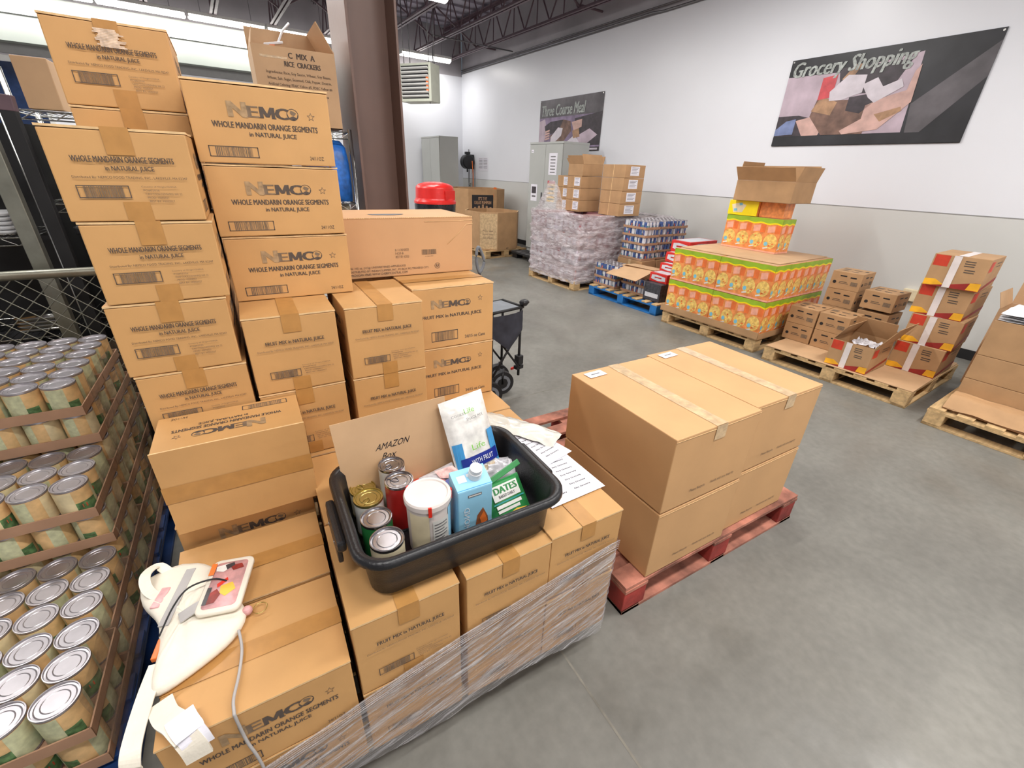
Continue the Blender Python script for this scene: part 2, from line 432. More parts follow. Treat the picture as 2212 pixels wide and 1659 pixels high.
ML, MW, MH = 0.366, 0.27, 0.2005      # mandarin case
FL, FW, FH = 0.35, 0.262, 0.252      # fruit mix case
ADDR = 'Distributed By: NEMCO FOOD TRADING, INC., LAKEVILLE, MA 02347'
def mandarin_proto(seed):
    b, fin = carton_shell(ML, MW, MH, seed=seed)
    for sgn in (-1, 1):
        F = Face((-ML / 2 if sgn < 0 else ML / 2, sgn * MW / 2, 0), (1, 0, 0) if sgn < 0 else (-1, 0, 0), (0, 0, 1), ML, MH)
        logo(b, F, 0.27, 0.22, 0.76, 0.40)
        star(b, F, 0.82, 0.28, 0.885, 0.40, 'ink_mid')
        b.text(F, 'WHOLE MANDARIN ORANGE SEGMENTS', 0.14, 0.47, 0.89, 0.545, 'ink', 0.008)
        b.text(F, 'in NATURAL JUICE', 0.38, 0.585, 0.72, 0.66, 'ink', 0.008)
        barcode(b, F, 0.08, 0.78, 0.42, 0.92, seed=5)
        b.text(F, '24/11OZ', 0.80, 0.87, 0.91, 0.92, 'ink')
        F = Face((sgn * ML / 2, -sgn * MW / 2 * -1 * -1, 0), (0, sgn, 0), (0, 0, 1), MW, MH, 0.003)
        F.o = Vector((sgn * ML / 2, -sgn * MW / 2, 0))
        b.text(F, 'WHOLE MANDARIN ORANGE SEGMENTS', 0.15, 0.29, 0.86, 0.355, 'ink', 0.008)
        b.text(F, 'in NATURAL JUICE', 0.36, 0.39, 0.70, 0.455, 'ink', 0.008)
        b.text(F, ADDR, 0.12, 0.50, 0.93, 0.535, 'ink')
        barcode(b, F, 0.12, 0.60, 0.48, 0.74, seed=6)
        small_lines(b, F, 0.57, 0.60, 0.83, 0.80)
    return fin('mandarin_case')
def fruit_proto(seed):
    b, fin = carton_shell(FL, FW, FH, seed=seed)
    for sgn in (-1, 1):
        F = Face((-FL / 2 if sgn < 0 else FL / 2, sgn * FW / 2, 0), (1, 0, 0) if sgn < 0 else (-1, 0, 0), (0, 0, 1), FL, FH)
        logo(b, F, 0.22, 0.20, 0.70, 0.33)
        star(b, F, 0.79, 0.18, 0.86, 0.285, 'ink_mid')
        b.text(F, 'FRUIT MIX in NATURAL JUICE', 0.10, 0.44, 0.84, 0.51, 'ink', 0.008)
        barcode(b, F, 0.20, 0.72, 0.53, 0.89, seed=8)
        b.text(F, '24/15 oz Cans', 0.62, 0.84, 0.89, 0.895, 'ink_mid', 0.01)
        F = Face((sgn * FL / 2, -sgn * FW / 2, 0), (0, sgn, 0), (0, 0, 1), FW, FH, 0.003)
        b.text(F, 'FRUIT MIX in NATURAL JUICE', 0.19, 0.31, 0.83, 0.37, 'ink', 0.008)
        b.text(F, ADDR, 0.09, 0.415, 0.93, 0.445, 'ink_mid')
        barcode(b, F, 0.17, 0.71, 0.51, 0.81, seed=9)
        small_lines(b, F, 0.53, 0.66, 0.86, 0.80, m='ink_mid')
    return fin('fruit_case')
MP = [mandarin_proto(s) for s in (1, 2, 3)]
FP = [fruit_proto(s) for s in (11, 12, 13)]
_n = [0]
def mandarin(x0, y0, z0, label, turn=0, group='mandarin orange cases on the near pallet', **k):
    """x0,y0: front left corner of the footprint"""
    o = inst(MP[_n[0] % 3]); _n[0] += 1
    lx, ly = (MW, ML) if turn in (1, 3) else (ML, MW)
    place(o, (x0 + lx / 2, y0 + ly / 2, z0), -PI / 2 * turn + k.get('jig', 0.0)); return tag(o, label, 'box', group)
def fruit(x0, y0, z0, label, turn=0, group='fruit mix cases on the near pallet', **k):
    o = inst(FP[_n[0] % 3]); _n[0] += 1
    lx, ly = (FW, FL) if turn in (1, 3) else (FL, FW)
    place(o, (x0 + lx / 2, y0 + ly / 2, z0), -PI / 2 * turn + k.get('jig', 0.0)); return tag(o, label, 'box', group)

# ============================================================ the setting
XW, AF, AB, NL, ZC = 6.2, 11.95, -4.0, -6.5, 4.62
def struct(name, b): o = b.build(name); o['kind'] = 'structure'; o.rotation_euler = (0, 0, RA); return o
b = MB(); b.boxc((NL - .2, AB - .2, -0.2), (XW + .2, AF + .2, 0), 'concrete'); fl = struct('floor', b)
# saw-cut joints in the slab
b = MB()
def cut(p, q, w_=0.008):
    p = Vector(p); q = Vector(q); d = (q - p).normalized(); s = Vector((-d.y, d.x, 0)) * w_ / 2
    b.add([p - s, q - s, q + s, p + s], [(0, 1, 2, 3)], 'joint')
mat('joint', (128, 124, 114), 0.8, var=0.15)
cut((0.70, 1.6, 0.0006), (0.73, -3.4, 0.0006)); cut((-3, 2.47, 0.0006), (4.0, 2.58, 0.0006), 0.006)
o = b.build('trim_1'); o['kind'] = 'structure'
b = MB(); b.boxc((XW, AB, 0), (XW + .15, AF, 1.34), 'wall_low'); b.boxc((XW, AB, 1.345), (XW + .15, AF, 3.71), 'wall_paint')
b.boxc((XW - .003, AB, 1.337), (XW + .1, AF, 1.345), 'seam_grey'); b.boxc((XW + .02, AB, 3.71), (XW + .15, AF, ZC), 'wall_metal')
struct('wall_right', b)
b = MB(); b.boxc((NL, AF, 0), (XW, AF + .15, 3.66), 'wall_paint'); b.boxc((NL, AF + .02, 3.66), (XW, AF + .15, ZC), 'wall_metal')
struct('wall_back', b)
b = MB(); b.boxc((NL - .15, AB, 0), (NL, AF, ZC), 'wall_paint'); struct('wall_left', b)
b = MB(); b.boxc((NL, AB - .15, 0), (XW, AB, ZC), 'wall_paint'); struct('wall_front', b)
b = MB(); b.boxc((NL, AB, ZC), (XW, AF, ZC + .1), 'deck')
for i in range(40):
    a = AB + (AF - AB) * i / 40; b.boxc((NL, a, ZC - .035), (XW, a + .16, ZC), 'deck')
struct('ceiling', b)
b = MB(); b.boxc((XW - .012, AB, 0), (XW, AF, .1), 'black_rough'); struct('baseboard_right', b)
b = MB(); b.boxc((NL, AF - .012, 0), (XW, AF, .1), 'black_rough'); struct('baseboard_back', b)
# pale soffit and rail on the far wall, dark glazed doors under it
b = MB(); b.boxc((NL, AF - .35, 3.30), (3.0, AF, 3.62), 'soffit') if 'soffit' in MATS else None
mat('soffit', (158, 164, 158), 0.45, var=0.02, scale=1)
b = MB(); b.boxc((NL, AF - .30, 3.16), (2.9, AF, 3.80), 'soffit'); b.boxc((NL, AF - .32, 3.53), (2.9, AF - .30, 3.56), 'white')
b.boxc((NL, AF - .05, 3.02), (2.9, AF, 3.16), 'seam_grey'); b.boxc((NL, AF - .03, 2.95), (0.0, AF, 3.02), 'wall_metal')
struct('trim_2', b)
b = MB(); b.boxc((-5.2, AF - .06, 0.1), (-1.86, AF, 2.99), 'fixture_white')
for i in range(4): b.boxc((-5.1 + i * .81, AF - .07, 0.25), (-5.1 + i * .81 + .74, AF - .055, 2.9), 'glass_dark')
struct('window_1', b)
# conduit where the white wall stops
b = MB()
b.tube([(XW - .03, AB, 3.72), (XW - .03, 5.55, 3.72), (XW - .03, 5.75, 3.74), (XW - .03, 11.9, 3.74)], 0.016, 'pipe')
b.tube([(XW - .03, 4.0, 3.79), (XW - .03, 11.9, 3.79)], 0.012, 'pipe')
o = b.build('electrical_conduit'); o.rotation_euler = (0, 0, RA); tag(o, 'thin metal conduit running along the top edge of the white side wall', 'pipe')

# open-web roof joists
def joist(n, label):
    t = empty('roof_joist', rp(n, 0, 0), (0, 0, RA))
    tag(t, label, 'beam', 'open web roof joists')
    z0, z1 = 3.90, 4.50; a0, a1 = -3.9, 11.9
    b = MB()
    for s in (-1, 1):
        b.boxc((s * .012, a0, z0), (s * .055, a1, z0 + .008), 'joist'); b.boxc((s * .012, a0, z0), (s * .019, a1, z0 + .05), 'joist')
    b.build('bottom_chord', t)
    b = MB()
    for s in (-1, 1):
        b.boxc((s * .012, a0, z1 + .042), (s * .06, a1, z1 + .05), 'joist'); b.boxc((s * .012, a0, z1), (s * .019, a1, z1 + .05), 'joist')
    b.build('top_chord', t)
    b = MB(); k = 0; a = a0 + .2
    while a < a1 - .7:
        b.cyl((0, a, z0 + .03), (0, a + .38, z1 + .02), .014, 'joist', 6); b.cyl((0, a + .38, z1 + .02), (0, a + .76, z0 + .03), .014, 'joist', 6)
        b.cyl((0, a + .38, z0 + .03), (0, a + .38, z1), .011, 'joist', 6); a += .76
    b.build('web', t)
JN = [5.72, 4.76, 3.76, 2.8, 1.84, .88, -.1, -1.1, -2.1, -3.1, -4.1, -5.1]
JL = ['brown open web roof joist nearest the white side wall', 'brown roof joist second from the white side wall', 'brown roof joist third from the side wall, beside the brown column']
for i, n in enumerate(JN): joist(n, JL[i] if i < 3 else 'brown open web roof joist over the stacked cases, left of the column')
def bridging(a, label):
    b = MB()
    for i in range(len(JN) - 1):
        b.cyl((JN[i], a, 3.95), (JN[i + 1], a, 4.5), .016, 'joist', 6); b.cyl((JN[i], a, 4.5), (JN[i + 1], a, 3.95), .016, 'joist', 6)
    b.cyl((XW, a, 3.98), (JN[0], a, 3.98), .018, 'joist', 6)
    o = b.build('joist_bridging'); o.rotation_euler = (0, 0, RA); tag(o, label, 'beam', 'joist bridging')
bridging(10.3, 'dark cross bracing between the roof joists above the wall heater')
bridging(6.9, 'dark cross bracing between the roof joists farther out from the heater')
bridging(5.4, 'dark cross bracing between roof joists nearest the top edge of view')

# strip lights: rows run across the room
def strip_light(n, a, label, L=1.22, z=3.84, watts=60, gl='ceiling strip lights'):
    t = empty('strip_light', rp(n, a, z), (0, 0, RA)); tag(t, label, 'light', gl)
    b = MB(); b.box((0, 0, .045), (L, .21, .05), 'fixture_white', .006); b.boxc((-L / 2, -.10, -.02), (-L / 2 + .015, .10, .04), 'fixture_white'); b.boxc((L / 2 - .015, -.10, -.02), (L / 2, .10, .04), 'fixture_white')
    b.build('housing', t)
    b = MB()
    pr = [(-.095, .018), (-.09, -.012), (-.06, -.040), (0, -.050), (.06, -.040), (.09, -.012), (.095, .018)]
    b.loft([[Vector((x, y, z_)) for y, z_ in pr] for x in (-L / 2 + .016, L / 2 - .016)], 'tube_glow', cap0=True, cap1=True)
    b.build('bloom_diffuser', t)  # shape widened to take in the bloom around the bright strip
    b = MB()
    for s in (-.4, .4): b.cyl((s, 0, .07), (s, 0, .66), .004, 'pipe', 6)
    b.build('hanger', t)
    ld = bpy.data.lights.new('tube_light', 'AREA'); ld.shape = 'RECTANGLE'; ld.size = L * .95; ld.size_y = .18; ld.energy = watts; ld.color = (1.0, 0.975, 0.945)
    lo = bpy.data.objects.new('tube_light', ld); COL.objects.link(lo); lo.parent = t; lo.location = (0, 0, -.056)
LW = 62
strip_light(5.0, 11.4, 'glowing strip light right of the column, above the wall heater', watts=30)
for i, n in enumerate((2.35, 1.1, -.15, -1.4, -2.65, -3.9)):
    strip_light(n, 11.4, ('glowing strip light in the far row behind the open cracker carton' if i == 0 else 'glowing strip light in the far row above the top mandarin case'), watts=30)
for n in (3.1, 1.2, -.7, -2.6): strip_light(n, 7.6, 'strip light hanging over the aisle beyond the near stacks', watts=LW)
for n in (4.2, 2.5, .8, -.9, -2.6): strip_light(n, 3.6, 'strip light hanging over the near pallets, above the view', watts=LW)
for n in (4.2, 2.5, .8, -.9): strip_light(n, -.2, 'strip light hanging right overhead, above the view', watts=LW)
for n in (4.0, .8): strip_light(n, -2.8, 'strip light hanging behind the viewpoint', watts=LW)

# brown steel column
t = empty('steel_column', rp(.86, 3.0, 0), (0, 0, RA)); tag(t, 'tall brown painted steel column behind the stacked cases', 'column')
b = MB(); b.boxc((0, 0, 0), (.014, .36, ZC - .04), 'column_brown', .002); b.boxc((.276, 0, 0), (.29, .36, ZC - .04), 'column_brown', .002); b.build('flange', t)
b = MB(); b.boxc((.014, .15, 0), (.276, .162, ZC - .04), 'column_brown'); b.build('web', t)
b = MB(); b.boxc((-.05, -.05, 0), (.34, .41, .02), 'column_brown', .003); b.build('base_plate', t)

# ============================================================ pallets
def pallet(name, label, cx, cy, L, W, H=.14, wood='wood', block='wood', rz=0.0, room=False, style='block', seed=0, group=None, deck=None):
    """L along local x (the long runs of the deck boards are across it)"""
    rnd = random.Random(seed); deck = deck or wood
    t = empty(name)
    if room: rplace(t, cx, cy, 0, rz)
    else: place(t, (cx, cy, 0), rz)
    tag(t, label, 'pallet', group)
    th = .017; bw = .095
    n = max(6, int(W / .14))
    b = MB()
    for i in range(n):
        y = -W / 2 + bw / 2 + (W - bw) * i / (n - 1)
        b.box((0, y, H - th / 2), (L - rnd.uniform(0, .006), bw - rnd.uniform(0, .01), th), deck, .002)
    b.build('top_deck', t)
    b = MB()
    for y in (-W / 2 + bw / 2, 0, W / 2 - bw / 2): b.box((0, y, th / 2), (L, bw, th), wood, .002)
    for x in (-L / 2 + bw / 2, 0, L / 2 - bw / 2): b.box((x, 0, th / 2), (bw, W, th), wood, .002) if style == 'block' else None
    b.build('bottom_deck', t)
    if style == 'block':
        b = MB()
        for x in (-L / 2 + .06, 0, L / 2 - .06): b.box((x, 0, H - th * 1.5 - .0005), (.12, W, th), wood, .001)
        b.build('stringer_board', t)
        for x in (-L / 2 + .06, 0, L / 2 - .06):
            for y in (-W / 2 + .055, 0, W / 2 - .055):
                b = MB(); b.box((x, y, (H - 2 * th + th) / 2), (.12, .105, H - 3 * th - .001), block, .004); b.build('block', t)
    else:
        for x in (-L / 2 + .02, 0, L / 2 - .02):
            b = MB(); b.box((x, 0, H / 2), (.038, W, H - 2 * th - .001), block, .003); b.build('stringer', t)
    return t

pallet('wooden_pallet', 'wooden pallet under the near stretch-wrapped fruit cases', .24, 1.31, 1.20, 1.04, wood='wood', block='wood_dark', seed=1)
pallet('wooden_pallet', 'wooden pallet under the rear cases behind the near stack', .24, 2.40, 1.20, 1.04, wood='wood', block='wood_dark', seed=2)
pallet('red_pallet', 'chipped red pallet under the two large cartons', 1.585, 1.395, 1.17, 1.27, .15, 'red_worn', 'red_wood', seed=3)

# ============================================================ cases on the near pallet
G1 = 'mandarin orange cases on the near pallet'; G2 = 'fruit mix cases on the near pallet'
z = .14
for k in range(2):
    up = k == 1
    mandarin(-.350, .713, z + k * .2045, 'mandarin case at the front left corner of the pallet, bag lying on it' if up else 'lowest mandarin case at the front left corner, mostly behind stretch film')
    mandarin(-.348, .998, z + k * .2045, 'mandarin case with bare taped top behind the bag case' if up else 'lowest mandarin case in the second row, under the taped one')
# standing cases that carry the back rows
for i, yy in enumerate((1.292, 1.50)):
    o = inst(MP[1]); place(o, (-.16, yy + MH, .14 + MW / 2 + .001), 0, PI / 2); tag(o, 'mandarin case turned on its side at the bottom of the left rear column', 'box', G1)
mandarin(-.345, 1.29, .415, 'mandarin case under the upside-down case, only its printed strip showing')
mandarin(-.345, 1.565, .415, 'mandarin case at the bottom of the tall left column')
# case lying on its back, lettering upside down on top
o = inst(MP[0]); place(o, (-.147, 1.252 + MH, .622 + MW / 2), 0, PI / 2); o.scale = (1, 1, 1); tag(o, 'mandarin case lying on its back, lettering upside down on top', 'box', G1)
AL = ['mandarin case low in the left column, hidden by the upside-down case', 'mandarin case in the left column, fourth down, partly behind the upside-down case', 'mandarin case in the left column, third down from its taped top', 'mandarin case in the left column, second from the top of its front row', 'mandarin case topping the front row of the left column']
for k in range(5): mandarin(-.352 + (.004, 0, -.006, .004, -.003)[k], 1.462, .621 + .2035 * k, AL[k], 1, jig=(0, .01, -.006, .008, -.004)[k])
# rear left column
for i in range(2):
    o = inst(MP[2]); place(o, (-.175, 1.87 + MH, .14 + MW / 2 + .001 + i * .272), 0, PI / 2)
    tag(o, 'mandarin case turned on its side at the foot of the rear left column', 'box', G1)
for k in range(4): mandarin(-.36, 1.845, .685 + .2035 * k, 'mandarin case in the hidden rear left column', 1)
mandarin(-.358, 1.838, .685 + .2035 * 4, 'mandarin case just under the highest case, only its top strip showing', 1)
mandarin(-.362, 1.838, .685 + .2035 * 5, 'highest mandarin case of all, torn white label patch near its top', 1, jig=.012)
mat('label_torn', (222, 196, 172), 0.5, var=0.2, scale=60)
b = MB(); F = Face((-.36, 1.8338, 1.702), (1, 0, 0), (0, 0, 1), .27, .203, .0008)
rnd = random.Random(4)
for i in range(12):
    y = .10 + i * .017; b.quad(F, .40 + rnd.uniform(-.02, .03), y, .60 + rnd.uniform(-.04, .04), y + .0145, 'label_torn')
o = b.build('torn_label'); tag(o, 'torn white label remnant stuck on the highest case', 'label')

# centre columns
for k, (la, lb, lc) in enumerate((('hidden', 'hidden', 'hidden'), ('a', 'b', 'c'))):
    for j, x in enumerate((.03, .312, .5775)):
        zz = z + .256 * k
        nm = ('left', 'middle', 'right')[j]
        fruit(x, .713, zz + (.008 if j == 2 and k else 0), ('%s front fruit mix case, on the upper layer under the black tub' % nm) if k else ('%s front fruit mix case on the bottom layer, seen through film' % nm), 1, jig=(0, .004, -.006)[j] * k)
        fruit(x + .003, 1.077, zz, ('%s fruit mix case of the second row, its top behind the tub' % nm) if k else ('%s fruit mix case at the bottom of the second row' % nm), 1)
        fruit(x + .012, 1.44, zz, ('%s fruit mix case of the third row, under the tall columns' % nm) if k else ('%s fruit mix case at the bottom of the third row' % nm), 1)
fruit(-.067, 1.458, .652, 'fruit mix case left of centre, half hidden by the upside-down case', 1)
fruit(-.067, 1.456, .9072, 'fruit mix case left of centre under the three mandarin cases', 1)
fruit(.223, 1.455, .652, 'fruit mix case right of centre behind the cardboard sheet', 1)
fruit(.223, 1.453, .9072, 'fruit mix case right of centre under the long pink-tan case', 1)
fruit(.500, 1.61, .652, 'sideways fruit mix case at the right end, the lower of two')
fruit(.500, 1.61, .9072, 'sideways fruit mix case at the right end, the upper of two', 0)
BL = ['lowest of the three mandarin cases stacked right of the tall left column', 'middle of the three mandarin cases stacked right of the tall left column', 'top one of the three mandarin cases right of the tall left column']
for k in range(3): mandarin(-.076 + (.006, .002, -.002)[k], 1.655 - .006 * k, 1.1622 + .2042 * k, BL[k])
for k in range(4):
    for x in (.315, .585): fruit(x, 1.888, .14 + .2552 * k, 'fruit mix case behind, holding up the long pink-tan case', 1)

# long pink-tan case with a hand hole
def long_case():
    L, W, H = .565, .36, .232
    t = empty('long_case', (.30 + L / 2, 1.845 + W / 2, 1.1622)); tag(t, 'long pink-tan carton of applesauce cups with a grey slot on top', 'box')
    b = MB(); b.box((0, 0, H / 2), (L, W, H), 'kraft_pink', .004)
    n = 70
    for i in range(n):
        x = -L / 2 + L * (i + .5) / n; b.box((x, -W / 2 - .0005, H - .001), (L / n * .55, .004, .003), 'kraft_edge')
    F = Face((-L / 2, -W / 2, 0), (1, 0, 0), (0, 0, 1), L, H, .0012)
    b.text(F, '36 / 4.5 oz. (113g) UNSWEETENED APPLESAUCE', .05, .80, .45, .845, 'ink'); b.text(F, 'DISTRIBUTED BY: INDIAN SUMMER, INC., PO BOX 992 TRAVERSE CITY,', .05, .86, .63, .90, 'ink')
    b.text(F, 'MICHIGAN 49685 WWW.CHERRYCENTRAL.COM', .05, .915, .46, .955, 'ink')
    for i, s in enumerate(('B 11/30/2023', '14:50 B', 'BEST BY 4/2023')): b.text(F, s, .38, .52 + i * .06, .38 + (.10, .06, .10)[i], .56 + i * .06, 'ink_mid')
    barcode(b, F, .58, .55, .695, .655, frame=False, pad=0); b.text(F, '0 12345 67890', .605, .67, .67, .685, 'ink_mid')
    N = 24
    for i in range(N):
        a0, a1 = 2 * PI * i / N, 2 * PI * (i + 1) / N
        b.poly(F, [(.70 + .022 * math.cos(a0), .86 + .052 * math.sin(a0)), (.70 + .022 * math.cos(a1), .86 + .052 * math.sin(a1)), (.70 + .019 * math.cos(a1), .86 + .045 * math.sin(a1)), (.70 + .019 * math.cos(a0), .86 + .045 * math.sin(a0))], 'ink')
    b.text(F, 'U', .692, .835, .708, .885, 'ink', .02)
    b.tube([(L / 2 - .12, -W / 2 - .001, .12), (L / 2 - .06, -W / 2 - .001, .17), (L / 2 - .03, -W / 2 - .001, .20), (L / 2, -W / 2 - .001, .202)], .0012, 'kraft_edge', 5)
    b.tube([(L / 2 - .22, -W / 2 - .001, .214), (L / 2 - .08, -W / 2 - .001, .214), (L / 2, -W / 2 - .001, .217)], .001, 'kraft_edge', 5)
    b.build('body', t)
    b = MB(); pts = [Vector((-.06 + .075 * math.cos(a) * (1 if math.cos(a) > 0 else 1), -.05 + .04 * math.sin(a), H + .0012)) for a in [2 * PI * i / 28 for i in range(28)]]
    pts = [Vector((p.x, p.y if p.y < -.045 else -.045 + (p.y + .045) * .2, p.z)) for p in pts]
    b.add(pts, [tuple(range(28))], 'ink_grey'); b.build('hand_hole', t)
long_case()

# stretch film around the lower front and right side
def film():
    edge = [(-.42, .23), (-.201, .337), (-.05, .372), (.026, .396), (.116, .418), (.296, .457), (.569, .503), (.70, .525), (.80, .54)]
    def top(x):
        for (x0, z0), (x1, z1) in zip(edge, edge[1:]):
            if x <= x1: return z0 + (z1 - z0) * max(0, (x - x0) / (x1 - x0))
        return edge[-1][1]
    b = MB(); nu, nv = 150, 26
    xl, xr, yf, yb = -.375, .846, .7045, 1.95
    r = .03; S1 = xr - r - xl; S2 = PI / 2 * r; S3 = yb - yf - r; S = S1 + S2 + S3
    def fn(u, v):
        s = u * S
        if s < S1: x, y, nx, ny = xl + s, yf, 0, -1
        elif s < S1 + S2:
            a = (s - S1) / r; x = xr - r + r * math.sin(a); y = yf + r - r * math.cos(a); nx, ny = math.sin(a), -math.cos(a)
        else: x, y, nx, ny = xr, yf + r + (s - S1 - S2), 1, 0
        zt = top(min(x, .8)) + (0 if s < S1 else .0 - .1 * max(0, s - S1 - S2)); zb = .125 + .015 * math.sin(s * 9) + .01 * mnoise.noise(Vector((s * 20, 0, 0)))
        zz = zb + (zt - zb) * v
        d = .0035 * mnoise.noise(Vector((s * 6 - zz * 2, zz * 40 - s * 16, 1))) + .002 * mnoise.noise(Vector((s * 20, zz * 90 - s * 40, 4)))
        d = max(d, -.0035) + .0045
        return Vector((x + nx * d, y + ny * d, zz))
    b.grid(fn, nu, nv, 'stretch_film')
    # the rolled upper edge
    P = [Vector((x, yf - .005, top(x))) for x in [xl + (xr - .01 - xl) * i / 40 for i in range(41)]]
    b.tube(P, .0022, 'stretch_film_heavy', 5); 
    for k in range(1, 5): b.tube([p - Vector((0, .0, .008 * k + .004 * mnoise.noise(Vector((p.x * 7, k, 0))))) for p in P], .0013, 'stretch_film_heavy', 4)
    o = b.build('stretch_wrap'); tag(o, 'clear creased stretch film around the bottom of the near pallet load', 'plastic wrap')
film()

# ============================================================ black tub and what is in it
TZ = .658
t = empty('bus_tub', (.345, .917, TZ), (0, 0, .0)); tag(t, 'black plastic bus tub full of groceries on the front fruit cases', 'tub')
b = MB()
H = .15; n = 7
def ring(hx, hy, r, z): return rrect(hx, hy, r, z, n)
outer = [ring(.240, .160, .045, .0), ring(.249, .170, .05, .006), ring(.252, .175, .055, .05), ring(.257, .184, .06, H - .025)]
rim = [ring(.261, .189, .062, H - .022), ring(.277, .207, .075, H - .026), ring(.284, .214, .08, H - .016), ring(.282, .212, .078, H - .004), ring(.272, .202, .07, H + .001), ring(.262, .192, .064, H - .004)]
inner = [ring(.255, .182, .056, H - .02), ring(.248, .170, .048, .05), ring(.244, .164, .044, .012), ring(.232, .152, .036, .006)]
b.loft(outer + rim + inner, 'black_plastic', cap0=True); b.loft([inner[-1], [Vector((0, 0, .006))] * len(inner[-1])], 'black_plastic')
b.build('tub_body', t)
for s in (-1, 1):
    h = MB(); h.box((s * .294, 0, H - .035), (.022, .17, .03), 'black_plastic', .008); h.box((s * .300, 0, H - .065), (.012, .15, .05), 'black_plastic', .005)
    for y in (-.035, .035): h.cyl((s * .3055, y, H - .055), (s * .3075, y, H - .055), .006, 'steel_dull', 10)
    h.build('handle', t)

mat('label_red', (178, 36, 34), 0.4, var=0.1); mat('label_white', (222, 220, 214), 0.4, var=0.05); mat('label_blue', (70, 150, 205), 0.4, var=0.1)
mat('label_green', (44, 128, 66), 0.4, var=0.15); mat('label_cream', (228, 214, 180), 0.45, var=0.06); mat('label_teal', (40, 150, 150), 0.4, var=0.1)
mat('label_navy', (30, 44, 130), 0.35, var=0.08); mat('label_sky', (150, 205, 232), 0.4, var=0.04); mat('label_orange', (236, 120, 50), 0.4, var=0.08)
mat('label_brown', (150, 86, 50), 0.5, var=0.2, scale=30); mat('label_yellow', (238, 190, 70), 0.4, var=0.1); mat('bright_red', (222, 50, 34), 0.35, var=0.04)
mat('mesh_white', (226, 222, 216), 0.25, var=0.08, scale=40, coat=0.5); mat('cream_lid', (222, 212, 206), 0.35, var=0.02)
mat('food_mix', (206, 178, 150), 0.4, var=0.4, scale=45, coat=0.7); mat('clear_pouch', (205, 202, 206), 0.15, var=0.15, scale=30, bump=0.4, bscale=30, coat=0.8)
mat('leaf_green', (122, 190, 70), 0.45, var=0.1)

def can(name, label, x, y, z, r, h, lid, bands, rz=0.0, tab=True, group=None, pull=0.0, cat='can', lowres=False):
    """bands: list of (angle0, angle1, z0, z1, material) patches over a base label"""
    n = 20 if lowres else 36
    t = empty(name, (x, y, z), (0, 0, rz)); tag(t, label, cat, group)
    b = MB(); b.lathe([(r * .90, 0), (r * .985, .002), (r, .005), (r * .975, .008)], lid, n)
    b.lathe([(r * .975, .008), (r * .975, h - .008)], bands[0], n)
    b.lathe([(r * .90, 0), (0, 0)], lid, n)
    for a0, a1, z0, z1, mm in bands[1:]:
        k = max(2, int(n * (a1 - a0) / (2 * PI))); rr = r * .975 + .0006
        vs = []
        for i in range(k + 1):
            a = a0 + (a1 - a0) * i / k; vs += [(rr * math.cos(a), rr * math.sin(a), z0 * h), (rr * math.cos(a), rr * math.sin(a), z1 * h)]
        b.add(vs, [(2 * i, 2 * i + 2, 2 * i + 3, 2 * i + 1) for i in range(k)], mm, True)
    b.build('can_body', t)
    b = MB(); b.lathe([(r * .975, h - .008), (r * 1.0, h - .005), (r * .985, h), (r * .94, h + .0002), (r * .92, h - .004), (r * .84, h - .0045), (r * .81, h - .003), (r * .78, h - .0045), (r * .60, h - .0045), (r * .57, h - .0034), (r * .54, h - .0045), (0, h - .0045)], lid, n); b.build('lid', t)
    if tab:
        b = MB(); N = 18
        ringp = [Vector((r * .62 + .011 * math.cos(2 * PI * i / N) - .012, .007 * math.sin(2 * PI * i / N), h - .0025)) for i in range(N)]
        b.tube(ringp, .0013, lid, 5, close=True); b.box((r * .62 + .002, 0, h - .003), (.014, .006, .0015), lid); b.build('pull_tab', t)
    return t
W_ = (PI * 1.1, PI * 1.95)
can('food_can', 'gold-lidded can in the tub corner next to the cardboard sheet', .146, 1.058, TZ + .0065, .037, .085, 'gold_lid', ['label_cream', (PI, 1.5 * PI, .1, .6, 'label_green')], 2.0)
can('food_can', 'gold-lidded white-labelled can, second from the tub back corner', .146, .980, TZ + .0065, .0395, .112, 'gold_lid', ['label_white', (PI * 1.2, 1.4 * PI, .3, .6, 'ink_grey')], 4.0)
can('food_can', 'plain silver-lidded can with a blue and green label', .146, .897, TZ + .0065, .040, .110, 'steel', ['label_green', (PI * 1.3, 1.6 * PI, .25, .8, 'label_blue'), (1.62 * PI, 1.8 * PI, .2, .7, 'label_red')], 0.4, tab=False)
can('food_can', 'silver-lidded can at the front left corner of the tub', .150, .812, TZ + .0065, .0415, .110, 'steel', ['label_cream', (PI * 1.6, 1.9 * PI, .1, .8, 'ink_grey')], 0.9, tab=False)
can('food_can', 'tall can with a pale label against the cardboard sheet', .230, 1.044, TZ + .0065, .0375, .150, 'steel', ['label_white', (PI * 1.2, 1.5 * PI, .3, .8, 'label_red')], 3.6)
can('food_can', 'tall can with a red label and ring-pull lid', .228, .964, TZ + .0065, .039, .152, 'steel', ['label_red', (PI * 1.55, 1.75 * PI, .3, .8, 'label_yellow')], 2.4)

